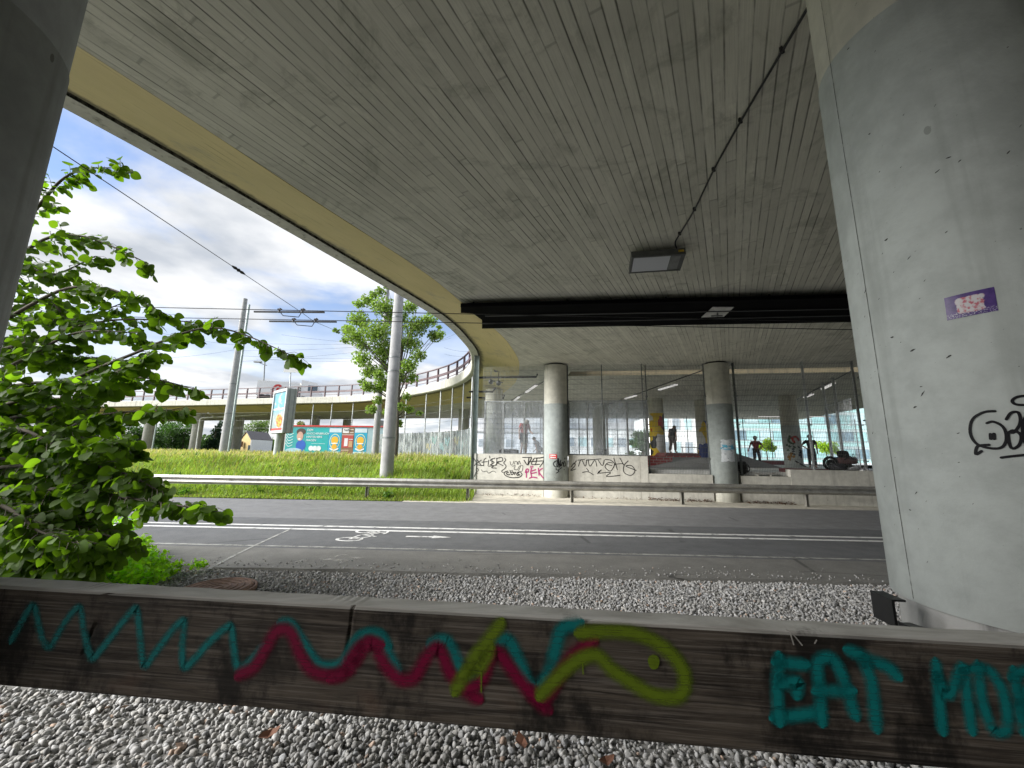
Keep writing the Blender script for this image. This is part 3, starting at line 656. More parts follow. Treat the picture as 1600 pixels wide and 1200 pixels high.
blk2 = [[(150, 630), (165, 645), (190, 640), (205, 655), (235, 640), (258, 650)], [(115, 640), (112, 625), (125, 622), (130, 635), (118, 645), (112, 655), (125, 655)], [(362, 570), (368, 595), (382, 590), (388, 568)], [(395, 590), (398, 570), (412, 572), (415, 592)], [(430, 565), (425, 590), (418, 578), (432, 570), (440, 590)], [(380, 605), (400, 600), (392, 625), (415, 630), (430, 605), (455, 600), (450, 640), (425, 640), (440, 605)]]
blk3 = [[(455, 540), (520, 540)], [(465, 560), (490, 595), (500, 545)], [(520, 545), (495, 595)], [(505, 570), (600, 565)], [(540, 545), (520, 590), (580, 590)], [(580, 545), (610, 540), (605, 575), (580, 610)], [(545, 545), (600, 542)], [(560, 545), (550, 590)]]
blk4 = [[(345, 640), (320, 650), (325, 670), (370, 688), (430, 685), (450, 665), (440, 650)], [(350, 650), (335, 655), (345, 668), (360, 665)], [(365, 648), (375, 668), (390, 650), (370, 650)], [(395, 665), (400, 648), (410, 665)], [(415, 650), (430, 650), (415, 660), (435, 668), (415, 672)], [(362, 635), (364, 642)], [(376, 635), (378, 642)]]
pink = [[(475, 650), (480, 630), (495, 625), (495, 645), (480, 650)], [(483, 640), (482, 685)], [(520, 620), (515, 655), (555, 650)], [(520, 640), (550, 630)], [(515, 655), (520, 680)], [(570, 620), (575, 670)], [(600, 620), (575, 645), (605, 690)], [(505, 692), (530, 685), (560, 690)], [(515, 612), (516, 606)], [(528, 610), (529, 604)]]
blk5 = [[(810, 610), (835, 580), (840, 600), (808, 635), (845, 625)], [(830, 590), (850, 565)], [(865, 605), (885, 555), (915, 605), (925, 558)], [(860, 560), (910, 555)], [(935, 555), (950, 605), (985, 560), (1000, 605)], [(925, 560), (1030, 550)], [(1010, 560), (1040, 600), (1055, 560)], [(1060, 555), (1100, 560), (1130, 590), (1100, 640), (1060, 610), (1080, 580), (1115, 580)], [(1075, 590), (1110, 600)], [(1125, 545), (1150, 630)], [(1170, 545), (1200, 600)], [(1130, 590), (1190, 585)], [(1230, 565), (1200, 600), (1200, 650), (1250, 672), (1280, 640), (1255, 600), (1215, 605), (1290, 635)], [(895, 650), (935, 645), (975, 668)], [(1005, 660), (1035, 630), (1010, 655), (1100, 650), (1070, 680), (1170, 672)], [(925, 620), (940, 640)]]
for L_, w_, mt in ((blk, .03, 'tagblack'), (blk2, .022, 'tagdim'), (blk3, .035, 'tagblack'), (blk4, .035, 'tagblack'), (pink, .05, 'tagpink'), (blk5, .028, 'tagblack')):
    tagset('graffiti_tag', s7(L_), f_, tuple(WN), w_, M[mt], wall)
# leaf litter swept against the wall foot
m = MB()
for s0, s1, nn in ((wx(1010), wx(1110), 260), (wx(1160), wx(1235), 240), (wx(745), wx(850), 90), (wx(890), wx(1000), 70)):
    for i in range(nn):
        s = random.uniform(s0, s1); o = abs(random.gauss(.0, .14))+.02; c = wp(s, .01+max(0, .1-o*.4)*random.random(), o); a = random.random()*6.28; r = random.uniform(.02, .05)
        d1 = Vector((math.cos(a), math.sin(a), random.uniform(-.5, .5)))*r; d2 = Vector((-math.sin(a), math.cos(a), random.uniform(-.5, .5)))*r*.6
        m.add([c-d1, c-d2, c+d1, c+d2], [(0, 1, 2), (0, 2, 3)])
m.build('leaf_litter', plain('dry_leaves', (.13, .07, .04), .8, 0, .5, 20), kind='stuff', label='brown leaf litter swept along the foot of the parapet wall')
# ---------------------------------------------------------------- glass screens standing on the wall
zg = wz(800, 628)
M['pane'] = glass('scratched_pane', dust=.23, dcol=(.60, .63, .68)); M['pane2'] = glass('clear_pane', dust=.07); M['barrier'] = glass('barrier_pane', (.82, .9, .89), .34, (.5, .56, .55), False)
def screen(label, pxs, o=-.12):
    t_ = thing('glass_screen', label, 'glass screen', wp(wx(pxs[0]), zt, o)); ss = [wx(p, 690, o) for p in pxs]
    for a in ss: m = MB(); m.box(wp(a, (zt+zg)/2, o), (.07, .08, zg-zt), WANG); m.build('mullion', M['galv'], t_)
    m = MB(); m.bar(wp(ss[0]-.035, zg+.03, o), wp(ss[-1]+.035, zg+.03, o), .09, .06); m.build('top_rail', M['galv'], t_)
    m = MB(); m.bar(wp(ss[0]-.035, zt+.02, o), wp(ss[-1]+.035, zt+.02, o), .09, .05); m.build('bottom_rail', M['galv'], t_)
    for a, b in zip(ss, ss[1:]): m = MB(); m.box(wp((a+b)/2, (zt+zg)/2+.01, o), (b-a-.074, .012, zg-zt-.055), WANG); m.build('pane', M['pane'], t_)
    return t_
screen('scratched glass screen on the parapet left of the tagged column', [757, 786, 819, 849]); screen('scratched glass screen on the parapet right of the tagged column', [889, 918, 949, 981, 1012])
# ---------------------------------------------------------------- wire mesh fence up to the soffit
def fence(label, s0, s1, z0, o, posts, z1=S-.02):
    t_ = thing('mesh_fence', label, 'fence', wp(s0, z0, o)); m = MB()
    n_v = int((s1-s0)/.055)
    for i in range(n_v+1):
        s = s0+(s1-s0)*i/n_v; m.tube([wp(s, z0, o), wp(s, z1, o)], .0042, 3, False, False)
    z = z0+.03
    while z < z1:
        for q in (-.006, .006): m.tube([wp(s0, z, o+q), wp(s1, z, o+q)], .005, 3, False, False)
        z += .2
    m.build('wire_mesh', M['mesh'], t_, kind='stuff')
    for px, r, mt in posts:
        s = wx(px, 740, o); m = MB(); m.tube([wp(s, z0-.05, o-.04), wp(s, z1+.01, o-.04)], r, 8); 
        for zc in (z0+.6, z0+1.9, z0+3.0): m.box(wp(s, zc, o+.0), (r*3, .09, .04), WANG)
        m.build('post', M[mt], t_)
    return t_
fence('fine wire mesh fence above the left glass screen', wx(751), sC1-.5, zt, -.03, [(851, .03, 'galvd')])
fence('fine wire mesh fence above the right glass screen', sC1+.5, s_p1, zt, -.03, [(888, .035, 'galvd'), (944, .022, 'galvd'), (1010, .022, 'galvd')])
fence('wire mesh fence above the grey ramp left of the postered column', s_p1+.05, sC2-.5, zs-.02, -.2, [(1016, .025, 'galvd'), (1111, .035, 'galvd')])
fence('wire mesh fence right of the postered column by the pile of bags', sC2+.5, s_end-.05, zs-.02, -.2, [(1160, .04, 'galvd'), (1274, .045, 'galv'), (1356, .045, 'galv')])
cp = thing('corner_post', 'tall grey green steel corner post at the left end of the wall', 'post', wp(-.05, 0, .02))
pz = wp(-.02, 0, -.05); m = MB()
for dx in (-.1, .1): m.box((pz.x+dx, pz.y, 2.83), (.012, .2, 5.8), 0)
m.box((pz.x, pz.y, 2.83), (.19, .012, 5.8), 0); m.build('profile', M['post'], cp)
m = MB()
for zc in np.arange(1.8, 5.4, .35): m.box((pz.x+.115, pz.y-.05, zc), (.02, .03, .03)); m.box((pz.x-.115, pz.y-.05, zc), (.02, .03, .03))
m.build('bolt', M['galv'], cp, kind='stuff')
dp = thing('downpipe', 'black downpipe at the right end of the fence beside the front column', 'pipe', wp(s_end+.1, 0))
m = MB(); m.tube([wp(s_end+.12, -.03, -.1), wp(s_end+.12, S, -.1)], .075, 12); m.build('pipe', M['blackm'], dp); m = MB()
for zc in (1.2, 3, 4.6): m.box(wp(s_end+.12, zc, -.1), (.19, .19, .05), WANG)
m.build('pipe_clamp', M['galvd'], dp)
# ---------------------------------------------------------------- guard rail
gr = thing('guard_rail', 'long zinc grey guard rail between the road and the grass bank', 'guard rail', (0, ry(13.95, 0), 0))
GA = 13.95; prof = [(0, -.155), (.0, -.13), (.075, -.095), (.08, -.055), (.0, -.015), (.0, .015), (.08, .055), (.075, .095), (0, .13), (0, .155)]
x0 = -60
ends = np.arange(-62, 12.6, 4.0).tolist()+[12.4]
def gz0(x): return .555+.0*x
for xa, xb in zip(ends, ends[1:]):
    xb2 = xb+.12; m = MB(); vs = []
    for x, k in ((xa, 0), (xb2, 1)):
        for f, z in prof: vs.append((x, ry(GA, x)-f-(.004 if k else 0), gz0(x)+z))
    npf = len(prof); m.add(vs, [(i, i+1, npf+i+1, npf+i) for i in range(npf-1)], True); 
    m.add([(v[0], v[1]+.004, v[2]) for v in vs], [(i, npf+i, npf+i+1, i+1) for i in range(npf-1)], True); m.build('rail_section', M['rail'], gr)
for px in (238, 572, 731, 893, 1061, 1247):
    p = gy(px, 765, ry(GA, 0)+.1); x = p.x; m = MB(); y = ry(GA, x)+.07
    m.box((x, y+.06, .3), (.10, .012, .75)); m.box((x-.045, y, .3), (.01, .11, .75)); m.box((x+.045, y, .3), (.01, .11, .75)); m.build('post', M['rail'], gr)
bt = MB()
for xa in ends[1:-1]:
    for dz in (-.06, .0, .06): bt.ball((xa+.06, ry(GA, xa)-.05, gz0(xa)+dz), .018, n=6, m=4)
bt.build('bolt', M['galvd'], gr, kind='stuff')
# ---------------------------------------------------------------- skate park floor and enclosure
sf = MB(); base = [wp(.05, FZ, -.3)]+[wp(s_end+3, FZ, -.3)]+[Vector((24, 30, FZ)), Vector((24, 36.5, FZ)), Vector((-4, 36.5, FZ))]
inn = off(G, -.15)
ce = [Vector((p.x, p.y, FZ)) for p in inn if 16.6 < p.y < 29.7 and p.x > -9]
fp = [wp(.05, FZ, -.3), wp(s_end+3, FZ, -.3), Vector((24, 30, FZ)), Vector((24, 36.5, FZ)), Vector((-6.5, 36.5, FZ))]+list(reversed(ce))
tri = tessellate_polygon([fp]); sf.add([tuple(p) for p in fp], [tuple(t) for t in tri]); nfp = len(fp)
sf.add([tuple(p) for p in fp]+[(p.x, p.y, .6) for p in fp], [(i, (i+1) % nfp, (i+1) % nfp+nfp, i+nfp) for i in range(nfp)])
M['floor'] = asphalt('skate_floor', (.6, .6, .58), patch=.2, rough=.5); sf.build('skatepark_floor', M['floor'], kind='structure')
pl = MB(); pl.add([(-6.5, 36.5, 1.08), (120, 36.5, 1.08), (120, 200, 1.08), (-6.5, 200, 1.08)], [(0, 1, 2, 3)]); pl.build('yard_ground', M['floor'], kind='structure')
# noise barrier of glass panes along the curve, with slim tall posts carrying it to the deck
nb_ = thing('noise_barrier', 'curved row of tall greenish glass panes along the skate park edge', 'noise barrier', (-4, 25, 1))
NP = off(G, .12); acc = [0]
for i in range(1, len(NP)): acc.append(acc[-1]+(NP[i]-NP[i-1]).length)
def npt(d):
    for i in range(1, len(acc)):
        if acc[i] >= d: return NP[i-1].lerp(NP[i], (d-acc[i-1])/(acc[i]-acc[i-1]))
    return NP[-1]
d0 = acc[90]+.6; d1 = acc[126]
ds = np.arange(d0, d1, .88)
def barz(p): return float(np.interp(p.y, [16, 22, 30, 40], [2.95, 2.95, 3.05, 3.05]))
for i, d in enumerate(ds):
    p = npt(d); m = MB(); m.box((p.x, p.y, (barz(p)+.8)/2), (.07, .07, barz(p)-.8), math.atan2((npt(d+.1)-p).y, (npt(d+.1)-p).x)); m.build('slim_post', M['galv'], nb_)
    if i < len(ds)-1:
        q = npt(ds[i+1]); a = Vector((p.x, p.y, 0)); b = Vector((q.x, q.y, 0)); dv = (b-a).normalized()*.04; zc = (barz(p)+1.05)/2
        m = MB(); m.bar(a+dv+Vector((0, 0, zc)), b-dv+Vector((0, 0, zc)), .012, barz(p)-1.1); m.build('pane', M['barrier'], nb_)
m = MB(); m.box((0, 0, 0), (.001, .001, .001))
np_ = thing('net_posts', 'slim galvanised posts rising from the bank to the ramp edge', 'fence', (-8, 29.6, 1))
np_.name = 'tall_fence'
PX = (485, 516, 550, 637, 662, 685, 707, 724, 736)
for px in PX:
    best = min(NP[95:150], key=lambda p: abs(800+FPX*((p-CAM+Vector((0, 0, 4)))).dot(rt)/((p-CAM+Vector((0, 0, 4)))).dot(fw)-px))
    m = MB(); m.tube([(best.x, best.y, .8), (best.x, best.y, GZ-.02)], .045, 8); m.build('tall_post', M['galv'], np_)
m = MB(); q = NP[112:150]
for zz in (3.6, 4.3, 5.0):
    m.tube([(p.x, p.y, zz) for p in NP[93:150:2]], .008, 4)
m.build('tension_wire', M['galvd'], np_)
scr = MB()
# coloured scrawls on the barrier
for px, py, c, wd in ((668, 700, (.5, .42, .05), .12), (676, 690, (.05, .3, .25), .2), (700, 692, (.1, .35, .35), .25), (712, 690, (.45, .42, .1), .18), (690, 700, (.08, .3, .3), .25), (722, 697, (.2, .4, .4), .2)):
    c_ = min(NP[92:130], key=lambda p: abs(800+FPX*((p-CAM+Vector((0, 0, 2))).dot(rt))/((p-CAM+Vector((0, 0, 2))).dot(fw))-px)); i = [k for k in range(len(NP)) if NP[k] is c_][0]; tt = (NP[i+1]-NP[i-1]).normalized(); nn = Vector((-tt.y, tt.x, 0)); z = 1.6+(709-py)*c_.y/FPX
    o = Vector((c_.x, c_.y, z))+nn*.02; m = MB(); m.ribbon([o+tt*a+Vector((0, 0, b)) for a, b in ((-.3, .2), (-.1, -.2), (.1, .25), (.2, -.1), (.35, .2))], tuple(nn), wd, 0); m.build('graffiti_tag', paint('barrier_paint', tuple(.5*v+.2 for v in c), True, .8), nb_)
gs = thing('glass_screen', 'grey glass screen in a metal frame between the two pale masts', 'glass screen', (-14, 33, 1))
ga, gb = gy(592, 700, 33), gy(612, 700, 32.4)
for i in range(4):
    p = Vector((ga.x, ga.y, 0)).lerp(Vector((gb.x, gb.y, 0)), i/3); m = MB(); m.box((p.x, p.y, 2), (.08, .08, 2.6)); m.build('mullion', M['galv'], gs)
    if i < 3:
        q = Vector((ga.x, ga.y, 0)).lerp(Vector((gb.x, gb.y, 0)), (i+1)/3); m = MB(); dv = (q-p)*.13; m.bar(p+dv+Vector((0, 0, 2)), q-dv+Vector((0, 0, 2)), .02, 2.5); m.build('pane', M['barrier'], gs)
# skate ramps
M['ramp'] = asphalt('ramp_ply', (.20, .20, .20), patch=.2, rough=.45); M['ramp2'] = asphalt('ramp_ply_light', (.30, .30, .29), patch=.2, rough=.45)
t = NT('painted_brick'); p = t.map(t.pos(), (1, 1, 1), (R(90), 0, 0)); b = t.n('ShaderNodeTexBrick', {'Color1': (.30, .025, .03, 1), 'Color2': (.40, .04, .04, 1), 'Mortar': (.5, .38, .36, 1), 'Scale': 1., 'Brick Width': .34, 'Row Height': .13, 'Mortar Size': .012}); t.set(b.inputs['Vector'], p); M['brick'] = t.done(t.bsdf(b.outputs[0], .6))
M['redstep'] = plain('oxblood_paint', (.16, .03, .035), .6)
def ramp(label, a, b, dep, h, mat, side=None):
    """curved quarter pipe between plan points a and b (front, low edge) rising backwards"""
    a, b = Vector((*a, FZ)), Vector((*b, FZ)); x = (b-a).normalized(); y = Vector((-x.y, x.x, 0)); t_ = thing('skate_ramp', label, 'skate ramp', a)
    pr_ = [(0, .002)]+[(dep*k/7, h*(k/7)**1.7) for k in range(1, 8)]+[(dep+.7, h), (dep+.7, .002)]
    m = MB(); A = [a+y*u+Vector((0, 0, v)) for u, v in pr_]; B = [b+y*u+Vector((0, 0, v)) for u, v in pr_]; k = len(pr_)
    m.add(A+B, [(i, i+1, k+i+1, k+i) for i in range(k-1)]); m.build('riding_surface', mat, t_)
    m = MB()
    for P, s in ((A, 1), (B, -1)): m.add([p-x*.003*s for p in P], [tuple(range(k))])
    m.build('side_wall', M[side] if side else mat, t_)
    m = MB(); m.tube([A[7]+Vector((0, 0, .01)), B[7]+Vector((0, 0, .01))], .03, 8); m.build('coping', M['galv'], t_); return t_
pb = thing('skate_ramp', 'low grey ramp box behind the left glass screen', 'skate ramp', (0, 18, FZ)); pq = gy(818, 700, 18.0)
m = MB(); m.prism([(pq.x-1.5, 17.2, FZ+.003), (pq.x+1.6, 17.2, FZ+.003), (pq.x+1.1, 17.2, FZ+.42), (pq.x-1.1, 17.2, FZ+.42)], (0, 1.8, 0)); m.build('ramp_body', M['ramp2'], pb)
# long grey bank with a red brick painted back wall
br = thing('skate_ramp', 'grey skate bank with red brick painted back wall behind the mesh', 'skate ramp', (6, 18, FZ))
A0, A1 = gy(1013, 730, 17.2), gy(1118, 730, 17.0)
def bank(px, py, Y): q = gy(px, py, Y); return (q.x, q.y, max(q.z, FZ+.004))
m = MB(); q = [bank(1008, 735, 17.2), bank(1125, 738, 16.6), bank(1150, 724, 18.7), bank(1095, 715, 18.75), bank(1080, 713.4, 18.75), bank(1010, 731, 18.4)]
q[4] = (q[4][0], q[4][1], q[4][2]-.02); m.add(q, [(0, 1, 2, 3, 4, 5)]); m.build('riding_surface', M['ramp'], br)
m = MB(); qa = gy(1005, 711.5, 19.0); qb = gy(1092, 712.5, 19.4); m.bar((qa.x, qa.y, (FZ+qa.z)/2), (qb.x, qb.y, (FZ+qa.z)/2), .2, qa.z-FZ); m.build('brick_wall', M['brick'], br)
m = MB(); m.box(((qa.x+qb.x)/2, qa.y+1.6, (FZ+qa.z)/2-.03), (qb.x-qa.x+2.2, 3, qa.z-FZ-.06)); m.build('platform', M['ramp'], br)
rp2 = thing('skate_ramp', 'dark red low funbox seen between the painted columns', 'skate ramp', (11, 24, FZ)); pa_, pb_ = gy(1026, 706, 23), gy(1092, 708, 23)
m = MB(); m.prism([(pa_.x, 23, FZ+.002), (pb_.x+.4, 23, FZ+.002), (pb_.x, 23, FZ+.72), (pa_.x+.6, 23, FZ+.72)], (0, 1.6, 0)); m.build('ramp_body', M['redstep'], rp2)
m = MB(); m.tube([(pa_.x+1.4, 22.97, FZ+1.05), (pb_.x, 22.97, FZ+1.05)], .03, 6)
for x in (pa_.x+1.5, pb_.x-.1): m.tube([(x, 22.97, FZ+.7), (x, 22.97, FZ+1.05)], .025, 6)
m.build('grind_rail', M['white'], rp2)
q0, q1 = gy(1150, 735, 17.5), gy(1215, 728, 24)
rp3 = thing('skate_ramp', 'dark grey wedge ramp beside the skater in the helmet', 'skate ramp', (q0.x, 19, FZ))
v = [(gy(1148, 735, 21).x, 21, FZ+.004), (gy(1222, 728, 21).x, 21, FZ+.004), (gy(1148, 714, 21).x, 21, FZ+.75)]
m = MB(); m.prism(v, (0, 2.6, 0)); m.build('ramp_body', M['ramp'], rp3)
ls = thing('low_step', 'oxblood red low step on the sill beside the galvanised fence post', 'step', wp(wx(1226), zs, -.35))
m = MB(); a, b = wx(1226, 740, -.35), wx(1296, 740, -.35); m.box(wp((a+b)/2, (zs+wz(1260, 732.5, -.35))/2+.0, -.55), (b-a, .4, wz(1260, 732.5, -.35)-zs), WANG); m.build('step_block', M['redstep'], ls)
m = MB(); m.box(wp((a+b)/2-.05, zs+.006, -.1), (b-a-.5, .16, .012), WANG); m.build('paint_splash', M['redstep'], ls)
gp = thing('floor_strip', 'long grey paving strip on the sill between postered column and red step', 'step', wp(sC2+.5, zs, -.35))
m = MB(); a, b = sC2+.55, wx(1226, 740, -.35)-.02; m.box(wp((a+b)/2, zs+.07, -.6), (b-a, .5, .14), WANG); m.build('strip_body', M['ramp2'], gp)
rb = thing('curb_ledge', 'oxblood red ledge with pale top along the back of the skate floor', 'ledge', (14, 30, FZ)); p0, p1 = gy(1150, 718, 30), gy(1232, 722, 30)
m = MB(); m.box(((p0.x+p1.x)/2, 30, FZ+.15), (p1.x-p0.x, .5, .3)); m.build('ledge_body', M['redstep'], rb); m = MB(); m.box(((p0.x+p1.x)/2, 30, FZ+.33), (p1.x-p0.x+.02, .54, .06)); m.build('ledge_cap', M['white'], rb)
# far mesh fence behind the skate park
bf = thing('mesh_fence', 'distant mesh fence closing the back of the skate park', 'fence', (10, 35, FZ)); m = MB()
for x in np.arange(-4, 34, .3): m.tube([(x, 35.8, FZ), (x, 35.8, S-.02)], .006, 3, False, False)
for z in np.arange(FZ, S, .4): m.tube([(-4, 35.8, z), (34, 35.8, z)], .008, 3, False, False)
m.build('wire_mesh', M['mesh'], bf, kind='stuff')
for px in (760, 800, 845, 905, 965, 1010, 1075, 1117, 1163, 1205, 1250, 1299, 1340):
    p = gy(px, 690, 35.85); m = MB(); m.tube([(p.x, 35.85, FZ), (p.x, 35.85, S)], .04, 6); m.build('post', M['galvd'], bf)

# crumpled plastic sheet hung by the right end of the fence
M['film'] = glass('plastic_film', (.9, .93, .95), .38, (.62, .64, .66), True)
ps = thing('plastic_sheet', 'pale crumpled plastic sheet hanging behind the right end of the fence', 'plastic sheet', gy(1325, 730, 17))
a, b = gy(1302, 730, 18.5), gy(1346, 730, 16.2); m = MB(); NU, NV = 26, 14; vs = []
for j in range(NV+1):
    for i in range(NU+1):
        p = Vector((a.x, a.y, 0)).lerp(Vector((b.x, b.y, 0)), i/NU); wv = .06*math.sin(i*1.3+j*.4)+.04*math.sin(i*2.9-j*.9)+random.gauss(0, .012); vs.append((p.x+wv*.6, p.y+wv, FZ+.1+(4.05-FZ)*j/NV))
m.add(vs, [(j*(NU+1)+i, j*(NU+1)+i+1, (j+1)*(NU+1)+i+1, (j+1)*(NU+1)+i) for j in range(NV) for i in range(NU)], True); m.build('film', M['film'], ps)
m = MB(); m.tube([(a.x, a.y, 4.06), (b.x, b.y, 4.06)], .03, 6); m.tube([(a.x, a.y, FZ), (a.x, a.y, S)], .05, 8); m.tube([(a.x*.5+b.x*.5, a.y*.5+b.y*.5+.1, FZ), (a.x*.5+b.x*.5, a.y*.5+b.y*.5+.1, S)], .06, 8); m.build('support_frame', M['galv'], ps)
# ---------------------------------------------------------------- timber guard beam in front
def wood_mat():
    t = NT('weathered_timber'); p = t.pos(); q = t.map(p, (1, 1, 1), (0, 0, R(6)))
    g1 = t.noise(t.map(q, (1.7, 6, 34)), 1., 7, .72, .9); g2 = t.noise(t.map(q, (2.5, 30, 150)), 1., 4, .7); big = t.noise(q, 2.3, 5, .65); mold = t.noise(t.map(q, (1, 1, .6)), 5., 6, .7)
    c = t.mix(t.step(g1, .3, .7), (.014, .011, .009), (.088, .072, .056))
    c = t.mix(t.math('MULTIPLY', t.step(g2, .46, .66), .6), c, (.16, .14, .12))
    c = t.mix(t.math('MULTIPLY', t.step(big, .5, .72), .6), c, (.008, .007, .006))
    c = t.mix(t.math('MULTIPLY', t.step(mold, .48, .64), .85), c, (.005, .0045, .004))
    c = t.mix(t.math('MULTIPLY', t.step(t.noise(q, 3.1, 3), .6, .75), .35), c, (.13, .055, .03))
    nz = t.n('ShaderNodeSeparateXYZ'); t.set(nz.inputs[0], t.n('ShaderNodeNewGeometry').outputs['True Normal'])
    pz_ = t.n('ShaderNodeSeparateXYZ'); t.set(pz_.inputs[0], p); top = t.math('MULTIPLY', t.step(nz.outputs[2], .6, .9), t.math('GREATER_THAN', pz_.outputs[2], 1.1))                                # upper face painted lighter, standing in for the skylight on it
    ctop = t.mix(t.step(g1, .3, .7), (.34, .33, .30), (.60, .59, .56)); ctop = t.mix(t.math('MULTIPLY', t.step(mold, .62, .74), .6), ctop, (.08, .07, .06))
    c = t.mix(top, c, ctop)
    h = t.math('ADD', t.math('MULTIPLY', g1, .6), t.math('MULTIPLY', g2, .5))
    return t.done(t.bsdf(c, .85, 0, t.bump(h, .9, .004), .2))
M['wood'] = wood_mat()
BZ0, BZ1 = .82, 1.12
BA, BB = Vector((-2.3, 1.262+.105*2.3+.015, 0)), Vector((2.25, 1.262-.105*2.25+.015, 0)); BD = (BB-BA).normalized(); BN = Vector((BD.y, -BD.x, 0))
beam = thing('timber_guard_beam', 'dark weathered timber guard beam with sprayed worm and EAT lettering', 'guard beam', (BA+BB)/2)
bl = (BB-BA).length
xs = sorted(set(list(np.linspace(0, bl, 150))+[((hit_plane(px, 1000, BA, BN)-BA).dot(BD)+d) for px in (130, 540) for d in np.linspace(-.09, .03, 25)]))
zsn = np.linspace(0, 1, 61); V = []; 
def crack_z(x):                               # long drying split, right two thirds
    return BZ0+.118-.010*(x-1.6)+.006*math.sin(x*3.1)+.003*math.sin(x*11)
for x in xs:
    for q in zsn:
        zc_ = crack_z(x); w_c = .0022; z = float(np.interp(q, [0, zsn[22], zsn[23], zsn[24], 1], [BZ0, zc_-w_c, zc_, zc_+w_c, BZ1])); d = .0004*math.sin(z*160+2*math.sin(x*1.3)+x*2)+.0003*math.sin(z*310+x*5)
        if x > 1.55 and abs(q-zsn[23]) < 1e-6: d = -.02*min(1, (x-1.55)/.5)*(.6+.4*math.sin(x*5)**2)
        for px0, lean in ((138, .07), (543, .055)):
            xc = (hit_plane(px0, 1000, BA, BN)-BA).dot(BD)+(z-.98)*.28*(1 if px0 == 138 else .2); 
            d -= .008*max(0, 1-abs(x-xc)/.006)*(1 if z > .93 else 0)
        er = min(q, 1-q)*(BZ1-BZ0); d -= .006*max(0, 1-er/.006)**2
        V.append(BA+BD*x+BN*d+Vector((0, 0, z)))
nz_ = len(zsn); F = [(i*nz_+j, (i+1)*nz_+j, (i+1)*nz_+j+1, i*nz_+j+1) for i in range(len(xs)-1) for j in range(nz_-1)]
m = MB(); m.add(V, F, True); TH_ = .088
zsamp = [V[i*nz_+nz_-1] for i in range(len(xs))]; zlow = [V[i*nz_] for i in range(len(xs))]; back = [p-BN*(TH_)+Vector((0, 0, .001*math.sin(k*.9))) for k, p in enumerate(zsamp)]; backl = [p-BN*TH_ for p in zlow]; k = len(xs)
edge2 = [p-BN*.004 + Vector((0, 0, .003)) for p in zsamp]
m.add(zsamp+edge2+back+backl+zlow, [(r*k+i, r*k+i+1, (r+1)*k+i+1, (r+1)*k+i) for r in range(4) for i in range(k-1)])
m.add([V[0], V[nz_-1], back[0], backl[0]], [(0, 1, 2, 3)]); m.add([V[-nz_], V[-1], back[-1], backl[-1]], [(0, 1, 2, 3)])
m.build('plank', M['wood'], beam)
TEAL, CRIM, GREEN = (.004, .15, .148), (.155, .002, .030), (.115, .17, .010)
sT = paint('teal_spray', TEAL, True, .35); sT2 = paint('teal_spray_letters', (.004, .17, .168), True, .2); sC = paint('crimson_spray', CRIM, True, .1); sG = paint('green_spray', GREEN, True, .1)
fb = lambda x, y: hit_plane(x, y, BA+BN*.002, BN)
c3_ = lambda L: [[(x/2.667, 880+y/2.667) for x, y in s] for s in L]
c4_ = lambda L: [[(500+x/2.667, 930+y/2.667) for x, y in s] for s in L]
c5_ = lambda L: [[(1000+x/2.667, 900+y/2.667) for x, y in s] for s in L]
def spray(strokes, wd, mat, offv, nm='spray_stroke'):
    if nm == 'spray_stroke' and wd > .02: wd *= 1.38 
    for s in strokes:
        m = MB(); m.ribbon([fb(x, y) for x, y in s], tuple(BN), wd, max(offv-.0028, -.0008+.0002*len(beam.children)*.1)); m.build(nm, mat, beam)
spray(c3_([[(50, 315), (85, 255), (120, 190), (142, 185), (165, 280), (185, 335), (210, 345), (255, 270), (300, 205), (332, 190), (348, 280), (378, 392), (420, 360), (490, 270), (545, 205), (568, 195), (582, 300), (598, 425), (640, 380), (700, 300), (752, 245), (766, 255), (758, 350), (764, 430), (800, 410), (870, 330), (940, 270), (962, 270), (972, 350), (988, 430), (1020, 430), (1090, 355)]]), .030, sT, .0020)
spray(c3_([[(1180, 247), (1215, 255), (1270, 340), (1330, 420), (1400, 425), (1440, 395), (1490, 310), (1570, 290), (1610, 330)]]), .036, sT, .0022)
spray(c4_([[(130, 240), (190, 170), (245, 172), (285, 250), (310, 305)], [(478, 200), (525, 190), (560, 250), (590, 320), (615, 350), (650, 325)], [(735, 190), (785, 188), (830, 280), (870, 370), (920, 380), (960, 300), (985, 200), (1010, 140), (1062, 122)]]), .045, sT, .0024)
spray(c3_([[(1010, 460), (1060, 430), (1110, 350), (1145, 290), (1180, 275), (1215, 295), (1250, 380), (1310, 455), (1420, 467), (1480, 410), (1530, 335), (1565, 335)]])+c4_([[(60, 335), (100, 310), (145, 240), (180, 207), (222, 207), (270, 290), (330, 350), (390, 345), (430, 280), (470, 228), (500, 230), (545, 330), (600, 385), (650, 372), (685, 330), (712, 252), (742, 240), (790, 300), (860, 390), (915, 435), (960, 400), (1000, 330), (1060, 250), (1125, 200)]]), .046, sC, .0028)
spray(c4_([[(895, 415), (930, 458)], [(600, 390), (640, 420)]]), .05, paint('crimson_mist', CRIM, True, .6), .0026)
spray(c4_([[(572, 380), (605, 325), (650, 250), (690, 200), (742, 132)], [(620, 320), (665, 300), (700, 235)], [(930, 402), (1000, 330), (1060, 280), (1110, 255), (1160, 255), (1220, 312), (1310, 372), (1400, 418), (1490, 422), (1520, 360), (1500, 290), (1440, 225), (1350, 172), (1240, 150), (1100, 155)]]), .046, sG, .0034)
